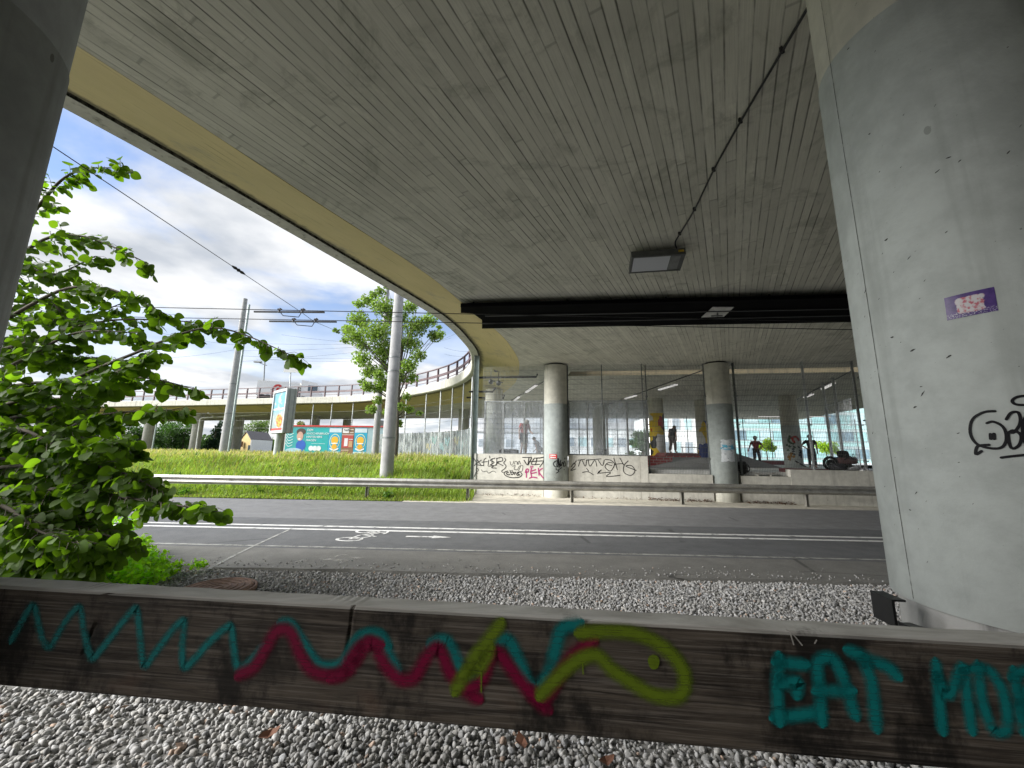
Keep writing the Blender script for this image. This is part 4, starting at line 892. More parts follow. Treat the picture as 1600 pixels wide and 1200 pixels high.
em = MB(); ec = fb(500+1390/2.667, 930+277/2.667); em.add([ec+BN*.0012+BD*(.016*math.cos(a)*(1+.06*math.sin(3*a)))+Vector((0, 0, .020*math.sin(a)*(1+.05*math.sin(2*a+1)))) for a in np.linspace(0, 6.283, 25)[:-1]], [tuple(range(24))], False, [(.5, .5)]*24); em.build('spray_dot', sG, beam); spray(c4_([[(672, 315), (672, 400)], [(1095, 280), (1096, 325)]]), .008, sG, .0037)
spray(c5_([[(578, 352), (572, 480), (578, 590)], [(585, 360), (672, 370)], [(600, 445), (655, 442), (655, 478)], [(575, 588), (640, 582), (722, 572)]]), .038, sT2, .003)
spray(c5_([[(755, 590), (748, 470), (740, 365), (790, 340), (835, 400), (890, 565)], [(752, 478), (865, 480)]]), .038, sT2, .0032)
spray(c5_([[(885, 315), (960, 350), (1030, 378), (1058, 405)], [(932, 355), (965, 450), (982, 615)]]), .038, sT2, .0034)
spray(c5_([[(1235, 375), (1245, 500), (1258, 630)], [(1245, 430), (1285, 500), (1345, 372), (1360, 480), (1380, 630)]]), .033, sT2, .003)
spray(c5_([[(1410, 385), (1425, 520), (1475, 645), (1530, 625), (1510, 480), (1455, 395), (1410, 385)]]), .033, sT2, .0033)
spray(c5_([[(1560, 410), (1575, 520), (1600, 640)], [(1562, 415), (1620, 395), (1650, 450), (1585, 510), (1660, 640)]]), .033, sT2, .003)
spray(c5_([[(610, 225), (650, 240)], [(640, 245), (675, 288)], [(625, 235), (640, 285)], [(735, 268), (728, 280)]]), .004, paint('pale_scratches', (.4, .38, .35), False, .5), .003, 'scratch')
# black bracket that ties the beam to the column
bk = MB(); p = gy(1391, 951, 1.95); rz_ = math.atan2(BD.y, BD.x); bp = Vector(p)+Vector((-.03, 0, 0))
bk.box(bp, (.012, .12, .115), rz_); bk.box(bp+Vector((.03, 0, .053)), (.05, .12, .008), rz_); bk.box(bp+Vector((.03, 0, -.053)), (.05, .12, .008), rz_); bk.box(bp+Vector((.03, .055, 0)), (.05, .01, .10), rz_); bk.bar(bp+Vector((.03, -.06, -.06)), Vector((bp.x+.04, BA.y-.105*(bp.x-BA.x)+.02, .93)), .05, .05)
bk.build('steel_bracket', M['blackm'], beam)
# ---------------------------------------------------------------- floodlight, cable, wire guard
fl = thing('floodlight', 'grey rectangular floodlight under the board marked soffit', 'floodlight', (2.6, 6.5, S))
A_, B_, C_ = Vector((2.10, 6.62, 0)), Vector((3.02, 6.46, 0)), None
xd = (B_-A_).normalized(); yd = Vector((-xd.y, xd.x, 0)); tilt = R(-14)
yt = yd*math.cos(tilt)+Vector((0, 0, 1))*math.sin(tilt); zt_ = xd.cross(yt); Mf = Matrix((xd, yt, zt_)).transposed(); c0 = Vector((2.56, 6.52, S-.19))
M['lampbody'] = plain('lamp_housing', (.12, .125, .12), .5, .2, .2); m = MB(); m.box(c0, (.90, .44, .12), M=Mf); m.box(c0+zt_*.075, (.8, .34, .04), M=Mf); m.build('housing', M['lampbody'], fl)
t = NT('lamp_glass'); t.done(t.bsdf((.55, .57, .6), .15)); M['lampglass'] = t.m
m = MB(); m.box(c0-zt_*.0605-xd*.10, (.62, .36, .008), M=Mf); m.build('glass_cover', M['lampglass'], fl)
m = MB(); m.box(c0-zt_*.0605+xd*.30, (.16, .34, .008), M=Mf); m.build('lamp_recess', plain('lamp_dark', (.2, .21, .2), .3), fl)
m = MB()
for dx in (-.44, .44): m.box(c0-zt_*.062+xd*dx, (.022, .44, .014), M=Mf)
for dy in (-.205, .205): m.box(c0-zt_*.0635+yt*dy, (.90, .022, .012), M=Mf)
m.build('bezel', M['lampbody'], fl)
m = MB(); m.box(c0-yt*.222+xd*.38+zt_*.0, (.09, .004, .045), M=Mf); m.build('yellow_label', plain('yellow_label', (.6, .4, .02), .5), fl)
m = MB(); m.bar(c0+xd*-.4+yt*.1, Vector((*(c0+xd*-.4+yt*.1).xy, S)), .03, .04); m.bar(c0+xd*.4+yt*.1, Vector((*(c0+xd*.4+yt*.1).xy, S)), .03, .04); m.bar(c0+xd*-.42+yt*.24+Vector((0, 0, .12)), c0+xd*.42+yt*.24+Vector((0, 0, .12)), .04, .04); m.build('mounting_bracket', M['blackm'], fl)
cb = thing('conduit_cable', 'black cable clipped along the soffit from the floodlight to the right column', 'cable', (2.5, 4, S))
cps = [gz(x, y, S-.035) for x, y in ((1055, 382), (1062, 366), (1085, 328), (1115, 266), (1157, 190), (1222, 80), (1262, 12), (1300, -60))]
cps = [Vector((3.0, 6.45, S-.14))]+cps
m = MB(); m.tube(spline(cps, 4), .013, 8); m.build('cable', M['blackm'], cb)
for x, y in ((1062, 366), (1085, 328), (1115, 266), (1157, 190), (1222, 80)):
    p = gz(x, y, S-.035); m = MB(); m.box((p.x, p.y, S-.02), (.05, .022, .05), R(30)); m.ball((p.x+.012, p.y+.005, S-.04), .014, n=8, m=5); m.build('cable_clip', M['blackm'], cb)
wg = thing('wire_guard_board', 'long black board hung under the soffit above the overhead wires', 'wire guard', (3, 9.5, S))
zb_ = S-.13; ol = [gz(x, y, zb_) for x, y in ((720, 476), (720, 489), (739, 490), (753, 500), (753, 513.5), (1325, 503.5))]
e1 = ol[-1]+(ol[-1]-ol[-2]).normalized()*6; s0 = gz(1325, 461.5, zb_); e0 = s0+(s0-ol[0]).normalized()*6
hang = lambda a, f: a
near_d = (e0-ol[0]).normalized()
m = MB(); m.prism([ol[0], ol[1], ol[2], ol[3], ol[4], e1, e0], (0, 0, .03)); m.build('guard_panel', M['black'], wg)
m = MB(); b0 = ol[1].lerp(ol[0], .15); m.bar(ol[0]+Vector((0, 0, -.02)), e0+Vector((0, 0, -.02)), .05, .09); m.build('edge_trim', M['black'], wg)
m = MB(); m.bar(ol[2]+Vector((.3, .12, -.012)), (e0+e1)/2+Vector((0, -.1, -.012)), .05, .024); m.bar(ol[3].lerp(ol[4], .35)+Vector((0, 0, -.01)), e1.lerp(e0, .33)+Vector((0, 0, -.01)), .05, .02); m.build('panel_rib', plain('board_rib', (.016, .016, .017), .55, 0, .3, 3), wg)
for f in np.linspace(.02, .95, 7):
    m = MB(); p = ol[0].lerp(e0, f)+Vector((0, .15, 0)); m.bar(p+Vector((0, 0, .02)), Vector((p.x, p.y, S)), .04, .02); p = ol[4].lerp(e1, f)+Vector((0, -.15, 0)); m.bar(p+Vector((0, 0, .02)), Vector((p.x, p.y, S)), .04, .02); m.build('hanger', M['blackm'], wg)
pp = gz(1121, 488, zb_-.012); m = MB(); q = [gz(x, y, zb_-.014) for x, y in ((1096, 496), (1114, 480), (1147, 480), (1131, 495))]; m.prism(q, (0, 0, .012)); m.build('gap_patch', plain('pale_gap_patch', (.5, .5, .48), .5), wg)  # added pale patch, stands in for a gap showing the lighter ceiling
m = MB(); m.tube([pp+Vector((0, 0, -.02)), pp+Vector((-.02, -.02, -.12))], .02, 6); m.bar(pp+Vector((-.15, .02, -.09)), pp+Vector((.12, 0, -.09)), .03, .03); m.build('insulator', M['galvd'], wg)
# ---------------------------------------------------------------- overhead wires
def wire(label, pts, r=.007, name='overhead_wire', group=None, sag=0):
    t_ = MB(); P = []
    for a, b in zip(pts, pts[1:]):
        for k in range(10):
            f = k/10; p = Vector(a).lerp(Vector(b), f); p.z -= sag*4*f*(1-f); P.append(p)
    P.append(Vector(pts[-1])); t_.tube(P, r, 5); return t_.build(name, M['wire'], None, label=label, cat='wire', group=group or 'overhead trolley wires')
w1a, w1b = gz(270, 481, 4.72), gz(722, 490.5, 4.72); w2a, w2b = gz(270, 496.5, 4.72), gz(755, 505, 4.72)
d1 = (w1b-w1a).normalized(); d2 = (w2b-w2a).normalized()
wire('upper of the two contact wires running along the road into the black board', [w1a-d1*50, w1b+d1*12], .010); wire('lower of the two contact wires running along the road into the black board', [w2a-d2*50, w2b+d2*12], .010)
for lb, x0_, x1_, y0_, y1_, nm in (('upper black insulator bar on the contact wires left of the masts', 397, 507, 487, 488, 1), ('lower black insulator bar on the contact wires left of the masts', 421, 526, 502, 503, 2)):
    t_ = thing('section_insulator', lb, 'insulator', gz((x0_+x1_)/2, y0_, 4.73)); a, b = gz(x0_, y0_, 4.73), gz(x1_, y1_, 4.73)
    m = MB(); m.bar(a, b, .03, .035); m.build('bar', M['blackm'], t_)
    for f in (.35, .68): m = MB(); c = a.lerp(b, f); m.tube([c+Vector((0, 0, -.02)), c+Vector((.03, 0, .09))], .022, 6); m.box(c+Vector((.02, 0, .06)), (.09, .04, .03)); m.build('clamp', M['blackm'], t_)
    m = MB(); m.tube([a.lerp(b, .38)+Vector((0, 0, -.02)), a.lerp(b, .42)+Vector((0, 0, -.09)), a.lerp(b, .64)+Vector((0, 0, -.12)), a.lerp(b, .67)+Vector((0, 0, -.02))], .010, 5); m.build('bow', M['blackm'], t_)
sp1, sp2 = gz(471, 488, 4.80), gz(490, 502, 4.80)
wire('span wire dropping from upper left to the insulator bars', [gy(60, 214, 3.6), gy(372, 422, 6.9), sp1, sp2], .006); wire('span wire rising from the insulator bars towards the right mast', [sp2, gy(542, 524, 15.5), gy(596, 560, 26)], .006)
ti = thing('strain_insulator', 'small black egg insulator halfway along the span wire', 'insulator', gy(372, 422, 6.9)); a, b = gy(362, 415, 6.75), gy(383, 429, 7.05)
m = MB(); m.tube([a, a.lerp(b, .25), a.lerp(b, .4), a.lerp(b, .5), a.lerp(b, .6), a.lerp(b, .75), b], [.01, .03, .02, .035, .02, .03, .01], 8); m.build('insulator_body', M['blackm'], ti)
WL = ['topmost thin distant wire between the leaning twin mast and the slender mast', 'thin distant wire leaving the tree branch tip towards the slender mast', 'thin distant wire running level just below the insulator bars to the slender mast', 'thin level distant wire over the street lamp towards the slender mast', 'thin distant wire sloping gently over the road sign', 'lowest thin distant wire rising from the twin mast to the slender mast', 'steeper thin wire rising from the round tree to the yellow deck edge', 'shallower thin wire rising from the round tree to the yellow deck edge', 'upper short thin wire right of the round tree above the ramp railing', 'lower short thin wire right of the round tree above the ramp railing', 'thin distant wire between the hazel branches and the twin mast, upper', 'thin distant wire between the hazel branches and the twin mast, lower']
for i, (a, b, Y0, Y1) in enumerate((((382, 536), (606, 536), 26, 27), ((440, 523), (600, 538), 26, 27), ((376, 548), (590, 540), 26, 27), ((376, 556), (590, 560), 26, 30), ((400, 561), (590, 564), 27, 31), ((372, 565), (600, 545), 26, 28), ((640, 548), (715, 520), 27, 30), ((640, 541), (705, 528), 27, 28), ((694, 543), (735, 549), 26, 27), ((694, 553), (735, 556), 26, 27), ((250, 520), (380, 540), 24, 26), ((250, 560), (375, 545), 24, 26))):
    wire(WL[i], [gy(*a, Y0), gy(*b, Y1)], .006, group='thin distant wires behind the masts', sag=.1)
# ---------------------------------------------------------------- masts and poles
def mast(label, px, py, Y, r0_, r1_, ht, mat='mast', bands=(), ptop=None):
    p = gy(px, py, Y); t_ = thing('mast', label, 'mast', (p.x, Y, .6), 'concrete catenary masts'); z0 = bank_z(p.x, Y)-.1; dx = 0
    m = MB(); m.tube([(p.x, Y, float(z0)), (p.x, Y, float(z0)+ht/2), (p.x, Y, float(z0)+ht)], [r0_, (r0_+r1_)/2, r1_], 20); m.build('shaft', M[mat], t_)
    for zz in bands: m = MB(); rr = r0_+(r1_-r0_)*(zz-z0)/ht; m.lathe((p.x, Y, 0), [(rr+.015, zz-.03), (rr+.015, zz+.03)], 20, cap=False); m.build('band', M['galvd'], t_)
    return t_
mast('thick pale concrete mast in the grass before the round tree', 604, 740, 16.3, .27, .18, 11, bands=(2.2, 5.0, 5.6, 7.4))
mast('tall slender concrete mast behind the round tree', 586, 706, 27, .24, .13, 14.5, bands=(7.5, 9, 10.2))
mt3 = mast('tall weathered mast of a leaning pair beside the left leaves', 349, 706, 26, .26, .14, 11.2, bands=(4, 6, 9.2, 10.4))
p = gy(357, 706, 25.6); m = MB(); m.tube([(p.x, 25.6, .9), (p.x, 25.6, 11.5)], .07, 10); m.build('side_pole', M['post'], mt3)
sl2 = thing('street_lamp', 'small street lamp with a short arm on the far ramp', 'street lamp', gy(411.5, 600, 46)); a, b = gy(411.5, 606, 46), gy(414, 562, 46)
m = MB(); m.tube([a, b], .07, 8); m.build('pole', M['galvd'], sl2); m = MB(); m.tube([gy(417, 571, 46), gy(414, 570, 46), gy(403, 566, 46)], .05, 6); m.build('arm', M['galvd'], sl2); m = MB(); c = gy(403, 565.5, 46); m.box(c, (.9, .3, .15)); m.build('lamp_head', M['galvd'], sl2)
sg = thing('road_sign', 'white square road sign on a thin pole rising above the poster case', 'sign', gy(452, 610, 33)); m = MB(); m.tube([gy(451, 640, 33), gy(455.5, 558, 33)], .05, 8); m.build('pole', M['galv'], sg)
m = MB(); c = gy(456, 573, 32.9); m.box(c, (1.25, .03, 1.0), R(8)); m.build('sign_board', M['white'], sg); m = MB(); c = gy(468, 564, 32.9); m.tube([c, c+Vector((.2, 0, .35))], .02, 5); m.tube([gy(455, 563, 32.9), c], .02, 5); m.build('side_arm', M['galv'], sg)
for lb, px, y1, Y in (('thin pale post under the ramp by the dark hedge', 243, 640, 37),):
    p = gy(238, 700, Y); t_ = thing('pole', lb, 'pole', (p.x, Y, 1)); m = MB(); m.tube([(p.x, Y, .9), (p.x, Y, S)], .06, 8); m.build('shaft', M['post'], t_)
# drain pipe under the far ramp
dr = thing('drain_pipe', 'white drain pipe bending down beside the far ramp pier', 'pipe', gy(313, 655, 39.3)); M['pipew'] = plain('pale_pipe', (.55, .56, .54), .5)
m = MB(); m.tube([gy(420, 647, 39.3), gy(316, 653, 39.3), gy(313, 655, 39.3), gy(305, 712, 39.3)], .08, 8); m.build('pipe', M['pipew'], dr); m = MB(); m.tube([gy(325, 645, 38), gy(336, 652, 39.2)], .07, 6); m.build('branch_pipe', M['pipew'], dr)
# pipes and spotlights below the haunch behind the corner post
for i, (pts, lb) in enumerate((([(742, 590), (838, 589), (840, 582)], 'long dark pipe under the haunch nearest the tagged column'), ([(733, 612), (770, 612), (774, 606)], 'short dark pipe under the haunch beside the corner post'), ([(729, 621), (787, 622), (788, 617)], 'lowest dark pipe under the haunch behind the corner post'))):
    Y = 17.6+i*2.4; m = MB(); m.tube([gy(x, y, Y) for x, y in pts], .05, 8); o = m.build('drain_pipe', M['blackm'], None, label=lb, cat='pipe')
for lb, px, py in (('upper black spotlight under the yellow haunch', 775, 577), ('black spotlight cluster hanging left under the yellow haunch', 767, 596), ('black spotlight pair hanging right under the yellow haunch', 779, 598)):
    t_ = thing('spotlight', lb, 'spotlight', gy(px, py, 18.3)); c = gy(px, py, 18.3)
    m = MB(); m.lathe(c, [(.04, -.14), (.11, -.1), (.12, .05), (.06, .1)], 10); m.build('lamp_head', M['blackm'], t_); m = MB(); m.tube([c+Vector((0, 0, .1)), (c.x, c.y, S+.25)], .018, 6); m.box(c+Vector((.12, 0, .02)), (.16, .05, .05)); m.build('stem', M['blackm'], t_)
# tube lamps on the skate park ceiling
t = NT('tube_lamp'); em_ = t.n('ShaderNodeEmission', {0: (1, .98, .93, 1), 1: .06}); TU = t.done(em_.outputs[0])
for lb, a, b in (('short white tube lamp above the red shirted person', (822, 613), (838, 602)), ('shortest white tube lamp above the left glass screen', (804, 626), (811, 620)), ('long white tube lamp above the right glass screen', (977, 623), (994, 618)), ('white tube lamp above the harlequin column', (1030, 609), (1057, 601)), ('white tube lamp right of the postered column', (1285, 608), (1303, 599)), ('small white tube lamp near the plain column', (1257, 621), (1270, 616)), ('flat white tube lamp far back over the helmeted skater', (1185, 651), (1222, 651)), ('flat white tube lamp far back over the person in black', (1265, 651), (1298, 651))):
    A, B = gz(*a, S-.08), gz(*b, S-.08); t_ = thing('tube_lamp', lb, 'tube lamp', (A+B)/2, 'tube lamps over the skate park'); m = MB(); m.bar(A, B, .14, .06); m.build('tube', TU, t_); m = MB(); m.bar(A+Vector((0, 0, .045)), B+Vector((0, 0, .045)), .08, .09); m.build('tray', M['galv'], t_)
for lb, a, b in (('thin lamp cable on the skate park ceiling left of the tagged column', (790, 631), (850, 596)), ('thin lamp cable on the skate park ceiling over the right glass screen', (950, 632), (1100, 578)), ('thin lamp cable on the skate park ceiling right of the postered column', (1215, 640), (1330, 580))):
    m = MB(); m.tube([gz(*a, S-.03), gz(*b, S-.03)], .025, 5); m.build('lamp_cable', M['blackm'], None, label=lb, cat='cable')
# ---------------------------------------------------------------- poster case on a post
pc = thing('poster_case', 'grey illuminated poster case on a round post in the grass', 'poster case', gy(428, 722, 20.5))
fl0, fr0 = gy(423, 648, 21.4), gy(444, 645, 20.2); zb0, zt0 = 2.52, 4.85
fx = Vector((fr0.x-fl0.x, fr0.y-fl0.y, 0)); wl = fx.length; fx.normalize(); fn = Vector((fx.y, -fx.x, 0))
cc = Vector(((fl0.x+fr0.x)/2, (fl0.y+fr0.y)/2, (zb0+zt0)/2)); Mp = Matrix((fx, -fn, Vector((0, 0, 1)))).transposed()
M['case'] = plain('case_grey', (.34, .35, .34), .5, .1, .12)
m = MB(); m.box(cc-fn*.30, (wl, .46, zt0-zb0), M=Mp); m.build('case_body', M['case'], pc)
m = MB(); m.box(cc-fn*.18, (wl+.03, .04, zt0-zb0+.03), M=Mp); m.box(cc-fn*.42, (wl+.03, .04, zt0-zb0+.03), M=Mp); m.build('case_rib', plain('case_dark', (.22, .23, .22), .5), pc)
m = MB()
for s in (-1, 1): m.box(cc+fn*(-.05)+fx*s*(wl/2-.06), (.12, .08, zt0-zb0), M=Mp); m.box(cc-fn*.05+Vector((0, 0, s*((zt0-zb0)/2-.07))), (wl-.24, .08, .14), M=Mp)
m.build('door_frame', plain('case_frame', (.5, .52, .52), .4, .2, .1), pc)
t = NT('poster_print'); uv = t.n('ShaderNodeTexCoord').outputs['UV']; sp = t.n('ShaderNodeSeparateXYZ'); t.set(sp.inputs[0], uv); nz = t.noise(t.map(uv, (3, 4, 1)), 1., 4, .6)
c = t.mix(t.step(sp.outputs[1], .35, .6), (.28, .34, .33), (.13, .33, .42)); c = t.mix(t.step(nz, .5, .6), c, (.42, .47, .48))
dd = t.n('ShaderNodeVectorMath', operation='DISTANCE'); t.set(dd.inputs[0], t.map(uv, (1, 1.5, 1))); dd.inputs[1].default_value = (.62, .38, 0)
c = t.mix(t.math('MULTIPLY', t.step(t.math('ADD', dd.outputs['Value'], t.math('MULTIPLY', nz, .25)), .42, .36), 1.), c, t.mix(t.step(t.noise(t.map(uv, (9, 12, 1)), 1., 3), .45, .55), (.5, .1, .03), (.6, .38, .05))); c = t.mix(t.math('LESS_THAN', sp.outputs[1], .06), c, (.5, .06, .05)); c = t.mix(t.math('LESS_THAN', t.math('ABSOLUTE', t.math('SUBTRACT', sp.outputs[1], .56)), .02), c, (.7, .72, .7))
M['print'] = t.done(t.bsdf(c, .3))
m = MB(); hw, hh = wl/2-.12, (zt0-zb0)/2-.14; o = cc-fn*.065; m.add([o-fx*hw-Vector((0, 0, hh)), o+fx*hw-Vector((0, 0, hh)), o+fx*hw+Vector((0, 0, hh)), o-fx*hw+Vector((0, 0, hh))], [(0, 1, 2, 3)], False, [(0, 0), (1, 0), (1, 1), (0, 1)]); m.build('poster', M['print'], pc)
q = cc-fn*.28; m = MB(); m.tube([(q.x-.1, q.y, .6), (q.x-.1, q.y, zb0)], .15, 14); m.build('post', M['column'], pc)
# ---------------------------------------------------------------- billboard
bb = thing('billboard', 'wide row of teal, brown and blue advertising posters with a red top rail', 'billboard', (-14.5, 32, 1.2))
b0, b1 = gy(445.5, 709, 32), gy(604, 709, 31.3); bx_ = Vector((b1.x-b0.x, b1.y-b0.y, 0)); bw_ = bx_.length; bx_.normalize(); bn_ = Vector((bx_.y, -bx_.x, 0)); zlo, zhi = 1.42, 3.50
def bpt(px, v, o): 
    q = hit_plane(px, 690, Vector((b0.x, b0.y, 0)), bn_); return Vector((q.x, q.y, zlo+(zhi-zlo)*v))+bn_*o
def brect(nm, x0, x1, v0, v1, o, col, th=.02, par=None, rough=.4):
    mt = col if isinstance(col, bpy.types.Material) else plain(nm+'_print', col, rough, 0, .08, 1.5, 0); m = MB(); a, b = bpt(x0, v0, o), bpt(x1, v0, o); c, d = bpt(x1, v1, o), bpt(x0, v1, o); m.prism([a, b, c, d], -bn_*th); return m.build(nm, mt, par or bb)
brect('backing', 444, 604, -.04, 1.04, -.02, (.5, .5, .5), .08); m = MB(); m.bar(bpt(444, 1.06, .02), bpt(604, 1.06, .02), .1, .1); m.build('top_rail', M['red'], bb); m = MB(); m.bar(bpt(444, -.04, .02), bpt(604, -.04, .02), .08, .06); m.build('bottom_rail', M['white'], bb)
P1 = brect('poster', 446, 476.5, 0, 1, 0, (.03, .33, .34)); P2 = brect('poster', 476.9, 512.5, 0, 1, 0, (.015, .37, .37)); P3 = brect('poster', 512.9, 533, 0, 1, 0, (.02, .34, .52)); P4 = brect('poster', 533.5, 552.5, 0, 1, 0, (.22, .13, .07)); P5 = brect('poster', 553, 573, 0, 1, 0, (.02, .34, .52)); P6 = brect('poster', 573.5, 603, 0, 1, 0, (.3, .42, .45))
def blob(nm, x, v, rx, rv, col, par, o=.02, n=18):
    m = MB(); c = bpt(x, v, o); m.prism([c+bx_*rx*math.cos(2*math.pi*k/n)+Vector((0, 0, rv*math.sin(2*math.pi*k/n))) for k in range(n)], -bn_*.008); return m.build(nm, plain(nm+'_ink', col, .4, 0, .1, 3, 0), par)
def bstroke(nm, pts, wd, col, par, o=.014): m = MB(); m.ribbon([bpt(x, v, o) for x, v in pts], tuple(bn_), wd, 0); return m.build(nm, plain(nm+'_ink', col, .5, bump=0), par)
# smiling person in a blue top on the first poster
blob('dark_hair', 469, .83, .40, .28, (.06, .04, .03), P1, .006); blob('face', 468, .66, .27, .37, (.55, .33, .25), P1, .012); blob('smile', 467.3, .55, .13, .05, (.8, .78, .75), P1, .016); blob('blue_top', 470.5, .30, .42, .45, (.02, .10, .45), P1, .009); blob('pale_sleeve', 460, .1, .7, .22, (.35, .52, .62), P1, .015)
for k in range(5): bstroke('pale_stripe', [(447, .72-.11*k+.1), (451, .60-.11*k+.1), (457, .66-.11*k+.1)], .05, (.6, .75, .75), P1)
def btext(body, x, v, size, par, col, o=.02):
    cu = bpy.data.curves.new('lettering', 'FONT'); cu.body = body; cu.size = size; cu.extrude = .002; ob = bpy.data.objects.new('tmp', cu); COL.objects.link(ob); dg = bpy.context.evaluated_depsgraph_get(); me = bpy.data.meshes.new_from_object(ob.evaluated_get(dg)); bpy.data.objects.remove(ob)
    c = bpt(x, v, o); me.transform(Matrix.Translation(c) @ Matrix((bx_, Vector((0, 0, 1)), bn_)).transposed().to_4x4()); return link('lettering', me, plain('lettering_ink', col, .5, bump=0), par)
btext('DEM', 478, .86, .26, P2, (.8, .82, .82)); btext('KNOCHENBRUCH', 478, .73, .23, P2, (.8, .82, .82)); btext('HINTERHERR', 478, .60, .23, P2, (.8, .82, .82)); btext('FRAGEN', 478, .47, .23, P2, (.8, .82, .82))
bstroke('thin_rule', [(487, .38), (508, .38)], .025, (.6, .75, .75), P2)
for x in (487, 493, 499): blob('seal', x, .2, .2, .2, (.7, .74, .75), P2)
for Pq, x in ((P3, 523), (P5, 563)):
    brect('pale_header', x-9.5, x+9.5, .82, .98, .012, (.55, .65, .7), .006, Pq); blob('ring', x, .48, .44, .60, (.65, .68, .4), Pq, .012); blob('ring_inner', x, .48, .39, .54, (.02, .34, .52), Pq, .016); blob('orange_glass', x, .52, .30, .30, (.75, .42, .03), Pq, .022); blob('orange_cup', x, .28, .22, .22, (.7, .38, .03), Pq, .024); blob('white_band', x, .40, .3, .05, (.8, .8, .75), Pq, .028); bstroke('footer', [(x-9, .06), (x+7, .06)], .12, (.55, .7, .75), Pq); bstroke('banner', [(x-6, .2), (x, .14), (x+6, .2)], .12, (.75, .76, .72), Pq, .03)
brect('white_header', 534.5, 544, .80, .99, .012, (.7, .7, .7), .006, P4); btext('hallo', 536, .87, .3, P4, (.1, .1, .1)); bstroke('header_line', [(546, .93), (551, .93)], .06, (.6, .55, .5), P4); bstroke('header_line', [(546, .82), (551, .82)], .06, (.6, .55, .5), P4)
brect('red_picture', 534.5, 551.5, .24, .74, .012, (.42, .06, .05), .006, P4); brect('white_bottle', 538, 543.5, .3, .6, .02, (.68, .66, .68), .006, P4); brect('tan_box', 545, 551, .26, .5, .02, (.5, .3, .15), .006, P4); bstroke('white_bar', [(545, .56), (551, .56)], .05, (.7, .7, .68), P4, .022); bstroke('picture_edge', [(534.3, .73), (551.6, .73)], .03, (.75, .74, .72), P4, .022); bstroke('footer', [(535, .14), (545, .14)], .1, (.4, .3, .22), P4)
# ---------------------------------------------------------------- house, halls and office beyond
hs = thing('house', 'yellow gabled house with a grey roof behind the far ramp', 'house', gy(385, 709, 60)); ha, hb, hc = gy(373, 709, 60), gy(389, 709, 58.5), gy(422, 709, 64)
def quadw(nm, a, b, z0, z1, mat, par, th=.2, o=0):
    d = (Vector((b.x-a.x, b.y-a.y, 0))).normalized(); n2 = Vector((d.y, -d.x, 0)); m = MB(); A = Vector((a.x, a.y, 0))+n2*o; B = Vector((b.x, b.y, 0))+n2*o
    m.prism([A+Vector((0, 0, z0)), B+Vector((0, 0, z0)), B+Vector((0, 0, z1)), A+Vector((0, 0, z1))], -n2*th); return m.build(nm, mat, par)
ye = plain('yellow_render', (.55, .42, .18), .8, 0, .1); we = plain('white_render', (.8, .8, .78), .8, 0, .1); rf = plain('grey_roof', (.17, .155, .15), .8, 0, .2); gl_ = plain('window_glass', (.10, .14, .17), .15, 0, .2)
zR = 1.6+(704-677)*60/FPX; zE = 1.6+(704-688)*60/FPX
m = MB(); mid = (ha+hb)/2; A, B = Vector((ha.x, ha.y, .8)), Vector((hb.x, hb.y, .8)); dn = Vector((hc.x-hb.x, hc.y-hb.y, 0)); m.prism([A, B, Vector((B.x, B.y, zE)), Vector((mid.x, mid.y, zR)), Vector((A.x, A.y, zE))], dn); m.build('gable_body', ye, hs)
quadw('side_wall', Vector((hb.x, hb.y, 0)), Vector((hc.x, hc.y, 0)), .8, zE, we, hs, .15, .15)
m = MB(); o_ = Vector((.3, -.4, 0)); 
for e_ in (A, B): m.prism([Vector((mid.x, mid.y, zR+.12))-dn*.03, Vector((e_.x, e_.y, zE-.05))-dn*.03+(Vector((e_.x-mid.x, e_.y-mid.y, 0))*.12), Vector((e_.x, e_.y, zE-.05))+dn*1.02+(Vector((e_.x-mid.x, e_.y-mid.y, 0))*.12), Vector((mid.x, mid.y, zR+.12))+dn*1.02], (0, 0, .14))
m.build('roof', rf, hs)
c_ = gy(377.5, 694, 59.2); m = MB(); m.box((c_.x, c_.y-.05, c_.z), (.5, .3, .8), R(-40)); m.build('window', plain('brown_window', (.2, .1, .05), .5), hs)
for px in (396, 408): c_ = gy(px, 702, 60); m = MB(); a = hb.lerp(hc, (px-389)/33); m.box((a.x-.1, a.y-.4, 1.9), (1.6, .3, .9), math.atan2(dn.y, dn.x)); m.build('window', gl_, hs)
def block(label, name, px0, px1, Y, ytop, ybot, wallm, rows, cols, winm, dep=12, cat='building', bandm=None, win=(.7, .6)):
    a, b = gy(px0, 700, Y), gy(px1, 700, Y); z1 = gy((px0+px1)/2, ytop, Y).z; z0 = .9; t_ = thing(name, label, cat, ((a.x+b.x)/2, Y, z0)); w_ = b.x-a.x
    m = MB(); m.box(((a.x+b.x)/2, Y+dep/2, (z0+z1)/2), (w_, dep, z1-z0)); m.build('wall', wallm, t_); m = MB(); m.box(((a.x+b.x)/2, Y+dep/2, z1+.1), (w_+.4, dep+.4, .2)); m.build('roof', M['galv'], t_)
    hz = (z1-z0)/rows
    for r in range(rows):
        if bandm: m = MB(); m.box(((a.x+b.x)/2, Y-.02, z0+hz*(r+.12)), (w_, .06, hz*.2)); m.build('spandrel', bandm, t_)
        for c in range(cols):
            x = a.x+w_*(c+.5)/cols; f = M['white']; m = MB(); m.box((x, Y-.03, z0+hz*(r+.58)), (w_/cols*win[0]+.1, .08, hz*win[1]+.1)); fo = m.build('window', f if not bandm else M['galv'], t_); m = MB(); m.box((x, Y-.08, z0+hz*(r+.58)), (w_/cols*win[0], .04, hz*win[1])); m.build('pane', winm[(r*7+c*3) % len(winm)] if isinstance(winm, list) else winm, fo)
    return t_
